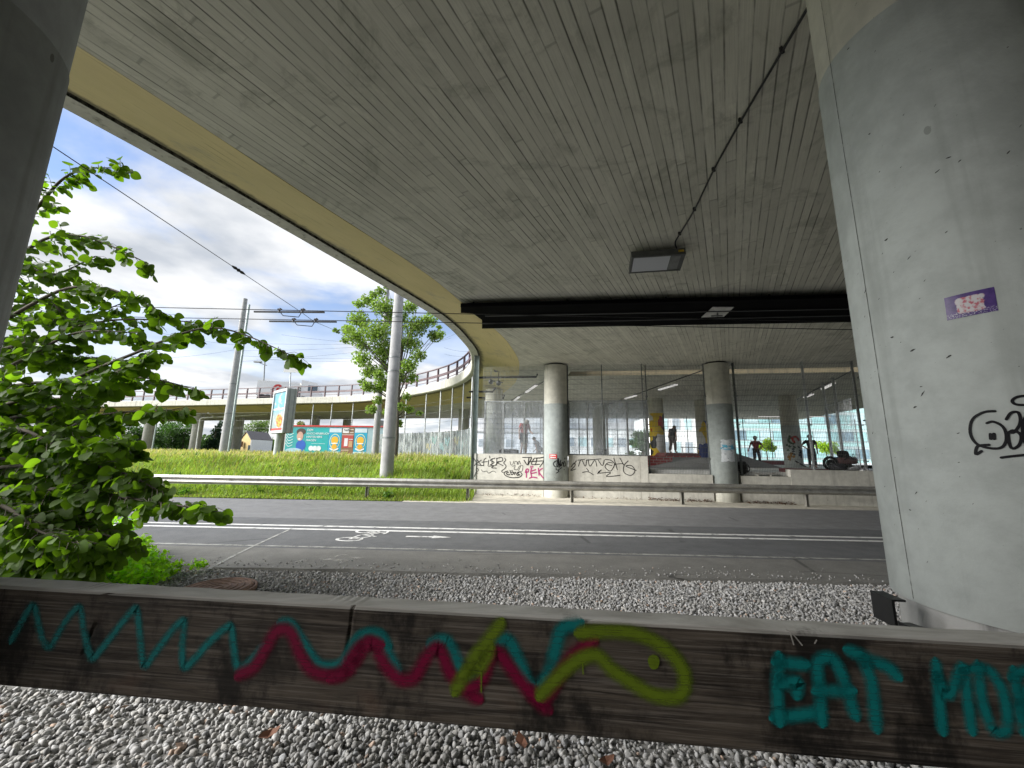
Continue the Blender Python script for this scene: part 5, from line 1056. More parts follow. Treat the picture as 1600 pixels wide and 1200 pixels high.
tq = [plain('turquoise_pane', (.36, .62, .62), .15, 0, .25, .4, 0), plain('pale_pane', (.55, .74, .75), .15, 0, .2, .4, 0), plain('aqua_pane', (.42, .70, .68), .15, 0, .2, .4, 0), plain('dark_pane', (.24, .36, .42), .12, 0, .3, .4, 0)]
plw = plain('hazy_window', (.38, .43, .47), .2, 0, .2, .4, 0)
tqb = plain('turquoise_cladding', (.50, .80, .76), .35, 0, .1, .5)
block('turquoise glass clad office building behind the skate park', 'office_building', 1146, 1420, 58, 618, 725, plain('office_wall', (.6, .72, .7), .5, 0, .15), 4, 13, tq, 14, 'office', tqb, (.93, .52))
block('pale building with blue grey windows behind the painted columns', 'pale_building', 1030, 1142, 62, 648, 720, we, 2, 6, [plw, tq[1]], 12, win=(.6, .45))
block('long white hall seen through the right glass screen', 'white_hall', 880, 1022, 75, 672, 718, we, 1, 7, [plw, tq[1]], 14, 'hall', win=(.7, .3))
block('white hall with grey windows seen through the left glass screen', 'white_hall', 700, 872, 80, 676, 718, plain('cool_white', (.76, .79, .82), .7, 0, .1), 1, 8, [plw], 14, 'hall', win=(.6, .3))
lo = thing('delivery_van', 'white delivery van with a red panel beyond the noise barrier', 'van', gy(636, 708, 55)); p = gy(637, 706, 55)
m = MB(); m.box((p.x, 55, 2.3), (4.2, 2, 2.2)); m.box((p.x+2.5, 55, 1.9), (.9, 1.9, 1.5)); m.build('body', M['white'], lo); m = MB(); m.box((p.x-.2, 53.98, 2.6), (1.2, .04, .9)); m.build('red_panel', M['red'], lo)
for dx in (-1.4, 1.8): m = MB(); m.tube([(p.x+dx, 53.95, 1.25), (p.x+dx, 54.2, 1.25)], .35, 14); m.build('wheel', M['blackm'], lo)
m = MB(); m.box((p.x+2.97, 55, 2.2), (.03, 1.6, .6)); m.build('windscreen', gl_, lo)
sgn = thing('green_sign', 'small green and white sign beside the thick mast', 'sign', gy(623, 690, 33)); m = MB(); c = gy(623, 690, 33); m.box(c, (.65, .04, .55)); m.build('sign_board', plain('green_sign', (.03, .35, .18), .5), sgn); m = MB(); m.box(c+Vector((0, -.03, .02)), (.45, .02, .12)); m.build('sign_stripe', M['white'], sgn); m = MB(); m.tube([(c.x, c.y+.03, .9), (c.x, c.y+.03, c.z)], .03, 6); m.build('pole', M['galvd'], sgn)
# white lorry on the far ramp
tr_ = thing('lorry', 'white box lorry with a red emblem driving on the far ramp', 'lorry', gy(450, 622, 40)); ta, tb = gy(405, 620, 40.4), gy(470, 620, 41.6); td = Vector((tb.x-ta.x, tb.y-ta.y, 0)); tl_ = td.length; td.normalize(); ang = math.atan2(td.y, td.x); nrm = Vector((td.y, -td.x, 0)); ZD = S+1
tm = Vector(((ta.x+tb.x)/2, (ta.y+tb.y)/2, 0))
zt2 = gy(437, 599, 41).z
m = MB(); m.box(tm+Vector((0, 0, (ZD+.9+zt2)/2)), (tl_, 2.4, zt2-ZD-.9), ang); m.build('box_body', M['white'], tr_)
cabp = tm+td*(tl_/2+1.0); m = MB(); m.prism([cabp+td*(-.85)+nrm*1.15+Vector((0, 0, ZD+.5)), cabp+td*1.0+nrm*1.15+Vector((0, 0, ZD+.5)), cabp+td*1.0+nrm*1.15+Vector((0, 0, ZD+1.5)), cabp+td*.6+nrm*1.15+Vector((0, 0, ZD+2.5)), cabp+td*(-.85)+nrm*1.15+Vector((0, 0, ZD+2.75))], -nrm*2.3); m.build('cab', M['white'], tr_)
m = MB(); m.box(cabp+nrm*1.16+td*.25+Vector((0, 0, ZD+1.9)), (.9, .03, .6), ang); m.build('cab_window', gl_, tr_)
for f in (-.35, -.22, .62): m = MB(); c = tm+td*tl_*f+nrm*1.0+Vector((0, 0, ZD+.5)); m.tube([c, c+nrm*.25], .5, 14); m.build('wheel', M['blackm'], tr_)
m = MB(); c = hit_plane(431, 609, tm+nrm*1.22, nrm); m.ribbon([c+td*a+Vector((0, 0, b)) for a, b in ((-.35, .0), (0, .45), (.4, .4), (.1, .0), (.4, -.4), (-.1, -.45), (-.35, 0))], tuple(nrm), .2, .012); m.build('red_emblem', M['red'], tr_)
# manhole cover
mc = thing('manhole_cover', 'rusty brown round manhole cover in the gravel by the green bush', 'manhole cover', gz(340, 920, 0)); c = gz(338, 920, 0)
M['rust'] = plain('rusty_iron', (.28, .17, .12), .8, 0, .4, 12); m = MB(); m.lathe((c.x, c.y, 0), [(.37, -.05), (.37, .012), (.36, .018)], 32); m.build('cover_plate', M['rust'], mc); m = MB()
for r in (.34, .27, .2, .13, .06): m.lathe((c.x, c.y, 0), [(r+.012, .018), (r+.01, .025), (r-.01, .025), (r-.012, .018)], 32, cap=False)
m.build('relief_ring', M['rust'], mc); m = MB(); m.lathe((c.x, c.y, 0), [(.41, -.04), (.41, .006), (.385, .008), (.38, -.03)], 32, cap=False); m.build('frame', M['rust'], mc)
# ---------------------------------------------------------------- people
SK = plain('skin', (.45, .27, .20), .6, 0, .1, 20, 0)
def skinned(name, V, Ed, Rd, mat, parent, root=0, lv=2):
    me = bpy.data.meshes.new(name); me.from_pydata([tuple(v) for v in V], Ed, []); me.update()
    o = link(name, me, mat, parent); sm_ = o.modifiers.new('skin', 'SKIN'); sm_.use_smooth_shade = True
    ss = o.modifiers.new('subsurf', 'SUBSURF'); ss.levels = lv; ss.render_levels = lv
    for i, d in enumerate(me.skin_vertices[0].data):
        r = Rd[i]; d.radius = (r, r) if not isinstance(r, tuple) else r; d.use_root = (i == root)
    return o
def person(label, loc, face, shirt, trousers, shoes, lean=0, arms=('down', 'down'), stance=.1, crouch=0, hat=None, hair=(.05, .035, .03), short=False, sleeve=.55, headdrop=0, baggy=1.0, h=1.75):
    k = h/1.75; t_ = thing('person', label, 'person', loc)
    cf, sf_ = math.cos(face), math.sin(face); fwv, rtv = Vector((sf_, cf, 0)), Vector((cf, -sf_, 0)); L0 = Vector(loc)
    def W(x, y, z): return L0+(rtv*x+fwv*y+Vector((0, 0, z)))*k
    hipz = .95-crouch
    def U(x, y, z):                     # upper body leans about the hips
        yy, zz = y, z-.95; return W(x, yy*math.cos(lean)+zz*math.sin(lean), hipz+zz*math.cos(lean)-yy*math.sin(lean))
    hy = .12*math.sin(headdrop); 
    J = dict(pel=U(0, 0, .95), wst=U(0, .01, 1.1), che=U(0, .01, 1.32), nk=U(0, 0, 1.49), hd0=U(0, .02+hy, 1.56-headdrop*.04), hd=U(0, .035+hy*1.6, 1.65-headdrop*.1), ht=U(0, .03+hy*1.9, 1.73-headdrop*.13), nose=U(0, .135+hy*1.6, 1.64-headdrop*.12))
    for s, sd in ((-1, 'l'), (1, 'r')):
        J['hip'+sd] = U(s*.1, 0, .93); J['kn'+sd] = W(s*(.1+stance*.5), .06+crouch*.6, .5-crouch*.25); J['an'+sd] = W(s*(.1+stance), -.02-crouch*.1, .09); J['toe'+sd] = W(s*(.12+stance), .15-crouch*.1, .04)
        J['sh'+sd] = U(s*.19, 0, 1.43); a = arms[0 if s < 0 else 1]
        e, wr, hn = {'down': ((.25, .0, 1.15), (.26, .06, .91), (.26, .09, .82)), 'hip': ((.40, -.06, 1.2), (.21, .07, 1.05), (.15, .11, 1.03)), 'fwd': ((.24, .13, 1.16), (.20, .36, 1.1), (.18, .44, 1.08)), 'out': ((.33, .05, 1.18), (.42, .12, .98), (.45, .15, .92))}[a]
        J['el'+sd], J['wr'+sd], J['hn'+sd] = U(s*e[0], e[1], e[2]), U(s*wr[0], wr[1], wr[2]), U(s*hn[0], hn[1], hn[2])
    nm = list(J); ix = {n: i for i, n in enumerate(nm)}; E_ = [('pel', 'wst'), ('wst', 'che'), ('che', 'nk'), ('nk', 'hd0'), ('hd0', 'hd'), ('hd', 'ht'), ('hd', 'nose')]
    Rr = dict(pel=.12, wst=.11, che=.13, nk=.055, hd0=.075, hd=.098, ht=.07, nose=.014)
    for sd in 'lr':
        E_ += [('pel', 'hip'+sd), ('hip'+sd, 'kn'+sd), ('kn'+sd, 'an'+sd), ('an'+sd, 'toe'+sd), ('che', 'sh'+sd), ('sh'+sd, 'el'+sd), ('el'+sd, 'wr'+sd), ('wr'+sd, 'hn'+sd)]
        Rr.update({'hip'+sd: .085, 'kn'+sd: .058, 'an'+sd: .042, 'toe'+sd: .035, 'sh'+sd: .062, 'el'+sd: .042, 'wr'+sd: .03, 'hn'+sd: .036})
    V = [J[n]-Vector((0, 0, 0)) for n in nm]; Ei = [(ix[a], ix[b]) for a, b in E_]; Rl = [Rr[n]*k for n in nm]
    for sd in 'lr':                     # five short fingers
        d = (J['hn'+sd]-J['wr'+sd]).normalized(); sx = rtv
        for q, f in enumerate((-.03, -.015, 0, .015, .03)):
            i = len(V); V.append(J['hn'+sd]+sx*f+d*(.085-.02*(q in (0, 4)))*k); Rl.append(.009*k); Ei.append((ix['hn'+sd], i))
    skinned('body', V, Ei, Rl, SK, t_)
    def cloth(name, ns, es, rs, col, lv=2): return skinned(name, [J[n] if isinstance(n, str) else n for n in ns], es, [r*k for r in rs], plain(name+'_fabric', col, .85, 0, .2, 12, 0), t_, 0, lv)
    ns = ['che', 'wst', U(0, 0, .96), U(0, 0, 1.47), 'shl', J['shl'].lerp(J['ell'], sleeve*1.2), 'shr', J['shr'].lerp(J['elr'], sleeve*1.2)]
    cloth('shirt', ns, [(0, 1), (1, 2), (0, 3), (0, 4), (4, 5), (0, 6), (6, 7)], [.15*baggy, .135*baggy, .14*baggy, .075, .08, .07*baggy, .08, .07*baggy], shirt)
    ns = ['pel']; es = []; rs = [.135]
    for sd in 'lr':
        b = len(ns); e = J['knl' if sd == 'l' else 'knr']; ns += ['hip'+sd, J['kn'+sd].lerp(J['hip'+sd], .12) if short else 'kn'+sd]; rs += [.105*baggy, .082*baggy]; es += [(0, b), (b, b+1)]
        if not short: ns += [J['an'+sd]+Vector((0, 0, .03))]; rs += [.062*baggy]; es += [(b+1, b+2)]
    cloth('trousers', ns, es, rs, trousers)
    for sd in 'lr': cloth('shoe', [J['an'+sd]+Vector((0, 0, -.03)), J['toe'+sd]], [(0, 1)], [.055, .045], shoes, 1)
    m = MB(); c = J['hd'].lerp(J['ht'], .45); bk_ = -fwv*.018
    if hat: m.ball(c+bk_, .122*k, (1, 1.05, .95), 14, 9); m.build('helmet' if hat[1] else 'cap', plain('hat', hat[0], .4, 0, .1, 8, 0), t_)
    else: m.ball(c+bk_*1.6, .108*k, (1, 1.02, 1.0), 14, 9); m.build('hair', plain('hair', hair, .8, 0, .2, 20, 0), t_)
    return t_
def at(px, py, Y, z=FZ): p = gy(px, py, Y); return (p.x, Y, z+.004)
person('person in a red shirt and dark shorts looking down behind the glass screen', at(818, 700, 18.0, FZ+.42), R(150), (.42, .03, .03), (.05, .05, .06), (.6, .6, .6), lean=.16, arms=('fwd', 'down'), stance=.03, headdrop=1.0, short=True, baggy=1.15, hair=(.35, .3, .25))
person('faint grey figure leaning forward behind the glass near the tagged column', at(843, 700, 23), R(-60), (.25, .26, .28), (.22, .23, .25), (.3, .3, .3), lean=.5, arms=('down', 'fwd'), crouch=.15)
person('person in dark baggy clothes bending forward on the ramp platform', at(1051, 700, 24.0, FZ+.72), R(60), (.035, .035, .045), (.08, .06, .06), (.03, .03, .03), lean=.22, arms=('down', 'down'), baggy=1.25, hair=(.15, .12, .1), headdrop=.6)
person('skater in a pale helmet and maroon top standing beside the wedge ramp', at(1181, 700, 23.6), R(195), (.25, .04, .05), (.03, .03, .034), (.6, .6, .6), arms=('hip', 'out'), hat=((.55, .57, .57), True), stance=.06)
person('person dressed in black with a cap and one hand on the hip', at(1267, 700, 22.2), R(215), (.022, .022, .026), (.026, .026, .03), (.03, .03, .03), arms=('down', 'hip'), hat=((.02, .02, .02), False), stance=.03, baggy=1.1, h=1.8)
# ---------------------------------------------------------------- skateboards, bags
def skateboard(label, loc, Mx, deckc=(.03, .03, .03)):
    t_ = thing('skateboard', label, 'skateboard', loc); L0 = Vector(loc); W = lambda v: Mx @ Vector(v)+L0
    top = []; n = 16
    prof_ = [(-.40, .045), (-.33, .012), (-.2, 0), (.2, 0), (.33, .012), (.40, .045)]
    wd = [.05, .09, .1, .1, .09, .05]; vs = []
    for (x, z), w_ in zip(prof_, wd): vs += [W((x, -w_, z+.09)), W((x, w_, z+.09)), W((x, w_, z+.078)), W((x, -w_, z+.078))]
    m = MB(); k = len(prof_); m.add(vs, [(4*i+j, 4*i+(j+1) % 4, 4*i+4+(j+1) % 4, 4*i+4+j) for i in range(k-1) for j in range(4)]+[(0, 1, 2, 3), (4*k-4, 4*k-3, 4*k-2, 4*k-1)], True); m.build('deck', plain('grip_tape', deckc, .9, 0, .3, 20, 0), t_)
    for x in (-.22, .22):
        m = MB(); m.tube([W((x, -.09, .035)), W((x, .09, .035))], .012, 6); m.tube([W((x, 0, .035)), W((x, 0, .08))], .022, 6); tk = m.build('truck', M['galv'], t_)
        for y in (-.085, .085): m = MB(); m.tube([W((x, y-.016, .03)), W((x, y+.016, .03))], .03, 12); m.build('wheel', plain('urethane', (.6, .58, .5), .5, bump=0), tk)
    return t_
c = wp(wx(796, 705, -.2), zt, -.22)
# stands on its long edge behind the pane, wheels towards the road
Mx = Matrix((WD, Vector((0, 0, 1)), WN)).transposed()
skateboard('black skateboard propped on edge behind the left glass screen', tuple(Vector(c)+Vector((0, 0, .1))), Mx)
skateboard('skateboard lying flat on the sill right of the postered column', tuple(wp(wx(1193, 742, -.1), zs-.01, -.12)), Matrix.Rotation(WANG, 3, 'Z'), (.4, .38, .34))
p = at(1252, 726, 21.9); skateboard('dark skateboard tipped up beside the person in black', (p[0], p[1], p[2]+.08), Matrix.Rotation(R(28), 3, 'Y'))
st = thing('wooden_block', 'rough brown wooden block behind the right glass screen', 'block', wp(wx(940), zt, -.3)); q = wp(wx(940, 700, -.3), zt, -.35)
m = MB(); m.prism([q+WD*-.2, q+WD*.22, q+WD*.22+Vector((0, 0, .26)), q+WD*.05+Vector((0, 0, .2)), q+WD*-.2+Vector((0, 0, .1))], -WN*.25); m.build('block_body', plain('brown_block', (.11, .08, .06), .9, 0, .4, 15), st)
def bag(label, name, c, sx, sy, sz, col, parts=(), rz=0, cat='bag'):
    t_ = thing(name, label, cat, c); c = Vector(c); m = MB(); vs = []; n, mm = 16, 10; Rz = Matrix.Rotation(rz, 3, 'Z')
    for i in range(mm+1):
        t = math.pi*i/mm-math.pi/2
        for k in range(n):
            a = 2*math.pi*k/n; e = .6; f = lambda v: math.copysign(abs(v)**e, v); rr = 1+.06*math.sin(3*a+i); vs.append(c+Rz @ Vector((sx*f(math.cos(t))*f(math.cos(a))*rr, sy*f(math.cos(t))*f(math.sin(a))*rr, sz*(f(math.sin(t))+1))))
    m.add(vs, [(i*n+k, i*n+(k+1) % n, (i+1)*n+(k+1) % n, (i+1)*n+k) for i in range(mm) for k in range(n)], True); m.build('bag_body', plain(name+'_fabric', col, .8, 0, .3, 15, .2), t_)
    for nm, pts, r, cl in parts: m = MB(); m.tube(spline([c+Rz @ Vector(q) for q in pts], 4), r, 6); m.build(nm, plain(nm+'_web', cl, .7, bump=0), t_)
    return t_
bagz = zb
def bw(px, o, z=None): q = wp(wx(px, 725, o), bagz if z is None else z, o); return (q.x, q.y, q.z)
bag('black backpack slumped against the fence beside the postered column', 'backpack', wp(wx(1161, 738, -.35), zs, -.4), .17, .14, .26, (.015, .015, .017), [('strap', [(.1, -.15, .1), (.17, -.2, .25), (.1, -.15, .42)], .02, (.02, .02, .02)), ('strap', [(-.05, -.15, .1), (-.02, -.2, .25), (-.05, -.15, .42)], .02, (.02, .02, .02))])
bag('long red and grey sports bag lying on the pile by the fence', 'sports_bag', bw(1322, -.5, bagz+.22), .36, .18, .12, (.18, .10, .10), [('handle', [(-.15, -.18, .15), (0, -.22, .3), (.15, -.18, .15)], .018, (.03, .03, .03))], WANG)
bag('black box shaped bag under the red sports bag', 'kit_bag', bw(1318, -.55), .26, .2, .13, (.02, .02, .02), [('handle', [(-.1, -.2, .1), (0, -.24, .2), (.1, -.2, .1)], .015, (.04, .04, .04))], WANG)
bag('round black rucksack on top of the pile of bags', 'rucksack', bw(1319, -.6, bagz+.44), .17, .14, .14, (.012, .012, .014), [('strap', [(-.1, -.14, .05), (-.05, -.2, .15), (-.1, -.14, .25)], .018, (.03, .03, .03))])
bag('white plastic bag to the right of the pile', 'plastic_bag', bw(1333, -.62, bagz+.28), .13, .12, .11, (.5, .52, .53), [('handle', [(-.05, -.05, .2), (0, -.05, .32), (.05, -.05, .2)], .01, (.6, .6, .6))])
bag('blue folded cap lying behind the pile of bags', 'cap', bw(1309, -.75, bagz+.40), .13, .1, .04, (.03, .12, .25), [('peak', [(-.12, -.1, .03), (0, -.16, .03), (.12, -.1, .03)], .02, (.03, .12, .25))], 0, 'cap')
bag('dark jacket heaped over the left end of the bag pile', 'jacket', bw(1308, -.35), .26, .16, .12, (.05, .05, .055), [('sleeve', [(-.2, -.12, .2), (-.1, -.2, .12), (.1, -.22, .03)], .04, (.05, .05, .055))], WANG, 'jacket')
bag('pale grey towel heap on the block at the foot of the pile', 'towel', bw(1330, -.32), .2, .12, .06, (.42, .42, .44), [('fold', [(-.15, -.1, .08), (0, -.13, .12), (.15, -.1, .07)], .025, (.5, .5, .52))], 0, 'towel')
# wheel of an inline cart beside the bags
cw = thing('cart_wheel', 'small dark spoked wheel leaning on the left of the bag pile', 'wheel', bw(1298, -.4)); c = Vector(bw(1298, -.42))+Vector((0, 0, .24)); m = MB()
ring = [c+WD*.22*math.cos(a)+Vector((0, 0, .22*math.sin(a))) for a in np.linspace(0, 2*math.pi, 25)]; m.tube(ring, .05, 8, False); m.tube([c+WN*.02, c-WN*.02], .15, 16); m.build('tyre', M['blackm'], cw); m = MB(); m.tube([c+WD*.18*math.cos(a)+Vector((0, 0, .18*math.sin(a))) for a in np.linspace(0, 2*math.pi, 25)], .012, 6, False)
for a in np.linspace(0, math.pi*2, 13)[:-1]: m.tube([c, c+WD*.18*math.cos(a)+Vector((0, 0, .18*math.sin(a)))], .004, 4)
m.tube([c-WN*.04, c+WN*.04], .03, 8); m.build('rim', M['galv'], cw)
for lb, px in (('left of two worn shoes at the right end of the sill', 1344), ('right of two worn shoes at the right end of the sill', 1351)):
    q = Vector(bw(px, -.25)); t_ = thing('shoe', lb, 'shoe', q); m = MB(); m.ball(q+Vector((0, 0, .05)), .05, (1, 2.6, .9), 12, 8); m.ball(q+Vector((0, .07, .09)), .045, (1, 1.3, 1.1), 10, 7); m.build('upper', plain('shoe_upper', (.3, .3, .31), .7), t_); m = MB(); m.box(q+Vector((0, 0, .015)), (.09, .27, .03)); m.build('sole', M['white'], t_)
# two lollipop trees and their pots behind the skate floor
def leafcloud(cent, nl, size, col, hang=.3, seed=0, spread=.5, twist=1.0):
    """leaf faces scattered through a list of clumps (x,y,z,r)"""
    g_ = np.random.default_rng(seed); C_ = np.array(cent); wts = C_[:, 3]**2; idx = g_.choice(len(C_), nl, p=wts/wts.sum())
    d = g_.normal(size=(nl, 3)); d /= np.linalg.norm(d, axis=1)[:, None]; rad = C_[idx, 3]*g_.random(nl)**spread
    P = C_[idx, :3]+d*rad[:, None]*np.array([1, 1, .8]); s = size*(.6+.8*g_.random(nl))
    a = g_.normal(size=(nl, 3)); a[:, 2] -= hang; a /= np.linalg.norm(a, axis=1)[:, None]; b = np.cross(a, g_.normal(size=(nl, 3))+np.array([0, 0, twist])); b /= np.linalg.norm(b, axis=1)[:, None]+1e-6
    nn = np.cross(a, b); a = a*s[:, None]; b = b*s[:, None]*.42; nn = nn*s[:, None]*.12
    V = np.stack([P-a*.5, P-a*.05-b+nn, P+a*.5, P-a*.05+b+nn], 1).reshape(-1, 3); i = np.arange(nl)*4
    F = np.concatenate([np.stack([i, i+1, i+2], 1), np.stack([i, i+2, i+3], 1)])
    base = np.array(col); shade = g_.choice(len(C_), 1); cl = g_.random(len(C_))*.5+.75
    cols = base*(cl[idx]*(.75+.5*g_.random(nl)))[:, None]; cols = np.repeat(cols, 4, 0); return V, F, cols
M['leaf'] = tinted('leaf', .45, trans=.45, tcol=(1.6, 2.1, .6)); M['leaf2'] = tinted('leaf_far', .6, trans=.35, tcol=(1.5, 1.8, .7))
M['bark'] = plain('bark', (.10, .085, .065), .9, 0, .4, 10, .6)
def tree(label, name, x, y, z0, trunk_h, clumps, nl, size, col, tr=.15, branches=True, seed=1, cat='tree', group=None, mat='leaf2', spread=.5):
    t_ = thing(name, label, cat, (x, y, z0), group); m = MB(); top = Vector((x, y, z0+trunk_h)); hi = max(c[2] for c in clumps)
    m.tube([(x, y, z0-.2), (x+.05, y, z0+trunk_h*.5), top, (x-.05, y, z0+(hi-z0)*.8)], [tr*1.25, tr, tr*.85, tr*.3], 10)
    m.build('trunk', M['bark'], t_)
    if branches:
        m = MB()
        for i, c in enumerate(clumps):
            zb2 = z0+trunk_h*.85+(c[2]-z0-trunk_h*.85)*.45; bs = Vector((x, y, max(zb2, z0+trunk_h*.6))); e = Vector(c[:3]); md = bs.lerp(e, .5)+Vector((0, 0, .1)); m.tube([bs, md, e], [tr*.35, tr*.2, tr*.06], 5)
        m.build('limbs', M['bark'], t_)
    V, F, cols = leafcloud(clumps, nl, size, col, seed=seed, spread=spread); link('crown', np_mesh('crown', V, F, cols), M[mat], t_); return t_
for lb, px, w_ in (('left of two yellow green ball trees before the turquoise office', 1197, .95), ('right of two yellow green ball trees before the turquoise office', 1290, 1.25)):
    p = gy(px, 700, 40); cl = [(p.x+random.gauss(0, w_*.4), 40+random.gauss(0, .4), 2.7+random.gauss(0, .25), .5) for i in range(9)]; tree(lb, 'ball_tree', p.x, 40, 1.1, 1.2, cl, 1500, .16, (.30, .42, .03), .06, seed=int(px), group='ball trees beyond the skate park')
p = gy(1004, 690, 60); tree('leafy green tree beyond the right glass screen', 'street_tree', p.x, 60, 1, 1.5, [(p.x+random.gauss(0, 1.3), 60+random.gauss(0, 1), 3.8+random.gauss(0, .9), .9) for i in range(12)], 2500, .3, (.06, .12, .03), .15, seed=5)
# round tree in the grass behind the thick mast
p = gy(617, 712, 22); tx_, ty_ = p.x, 22.; cl = []
for px, py, r in ((575, 470, 14), (560, 500, 18), (600, 480, 20), (620, 500, 20), (590, 520, 24), (555, 525, 18), (640, 480, 14), (650, 510, 20), (670, 500, 14), (680, 525, 12), (640, 535, 20), (600, 550, 20), (565, 560, 16), (578, 580, 16), (610, 575, 18), (640, 570, 14), (655, 555, 12), (600, 600, 14), (575, 605, 10), (590, 625, 9), (625, 590, 12), (625, 635, 9), (640, 640, 8), (655, 645, 5), (580, 640, 9), (605, 645, 8), (545, 515, 9), (560, 475, 9), (585, 460, 8), (635, 620, 8), (688, 522, 8), (568, 540, 12)):
    q = gy(px, py, 22+random.gauss(0, .55)); cl.append((q.x, q.y, q.z, r*22/FPX*1.1))
for i in range(26):
    b = random.choice(cl); cl.append((b[0]+random.gauss(0, .35), b[1]+random.gauss(0, .4), b[2]+random.gauss(0, .3), random.uniform(.15, .4)))
tree('round leafy linden tree growing in the grass behind the thick mast', 'linden_tree', tx_, ty_, 1.0, 2.6, cl, 17000, .135, (.22, .30, .075), .11, seed=11, spread=.75)
# trees beyond the far ramp
for i, (lb, nm, px, Y, r, hgt, col, dark) in enumerate((('dense mid green bush left of the white drain pipe', 'broadleaf_tree', 285, 56, 2.4, 4.6, (.055, .11, .03), 0), ('dark bluish conifer right of the white drain pipe', 'conifer_tree', 334, 52, 1.5, 4.9, (.03, .06, .035), 1), ('dark green tree under the far end of the ramp', 'broadleaf_tree', 262, 60, 2.6, 4.8, (.05, .10, .03), 0), ('pale green tree above the grey house roof', 'broadleaf_tree', 398, 75, 3.0, 6.5, (.12, .18, .05), 0), ('light green tree left of the poster case', 'broadleaf_tree', 415, 80, 2.6, 6.6, (.13, .19, .06), 0), ('broad green tree between the leaves and the first ramp pier', 'broadleaf_tree', 215, 58, 3.0, 5.2, (.05, .10, .03), 0), ('green tree farthest left behind the leafy branches', 'broadleaf_tree', 160, 60, 3.4, 5.6, (.05, .10, .03), 0), ('small green tree directly behind the ramp pier by the house', 'broadleaf_tree', 353, 66, 1.8, 5.2, (.07, .13, .04), 0), ('low bush with pale flowers over the left end of the billboard', 'flowering_bush', 468, 50, 1.6, 4.6, (.20, .19, .08), 0))):
    p = gy(px, 700, Y); cl = [(p.x+random.gauss(0, r*.5)*(1 if not dark else .35+.9*(1-j/14)), Y+random.gauss(0, .6), 1+hgt*(.25+.7*random.random()) if not dark else 1+hgt*(j+1)/15, r*.42 if not dark else r*(.75-.045*j)) for j in range(14)]
    tree(lb, nm, p.x, Y, .9, hgt*.4, cl, 2600, .24, col, .14, branches=False, seed=20+i, group='trees beyond the far ramp')
# far wood closing the horizon on the left
cl = [(x, 130+random.gauss(0, 6), 3+random.gauss(0, 1.2), 3.2) for x in np.arange(-150, -45, 2.2)]
V, F, cols = leafcloud(cl, 14000, .9, (.06, .10, .04), seed=77); link('far_wood', np_mesh('far_wood', V, F, cols), M['leaf2'], kind='stuff', label='distant wood closing the horizon on the left')
# ---------------------------------------------------------------- leafy tree at the left with separate leaves
def leaf_data():
    n = 9; vs = []; cen = []
    for i in range(n):
        t = i/(n-1); y = t; wv = .46*math.sin(math.pi*min(1, t*1.02))**.62*(1-.32*t)+.0; bend = -.18*t*t
        vs.append((-wv, y, bend+.10*wv)); cen.append((0, y, bend)); 
    V = []
    for i in range(n):
        t = i/(n-1); wv = .47*max(0, math.sin(math.pi*t**.75))**.75; bend = -.16*t*t; V += [(-wv, t, bend+.14*wv), (0, t, bend), (wv, t, bend+.14*wv)]
    Fc = []
    for i in range(n-1): Fc += [(3*i, 3*i+1, 3*i+4, 3*i+3), (3*i+1, 3*i+2, 3*i+5, 3*i+4)]
    return np.array(V), np.array(Fc)
LV, LF = leaf_data()
lt = thing('hazel_tree', 'leafy tree with big rounded leaves overhanging the left side', 'tree', (-6.3, 4.0, -.05))
root = Vector((-6.6, 4.2, -.05))
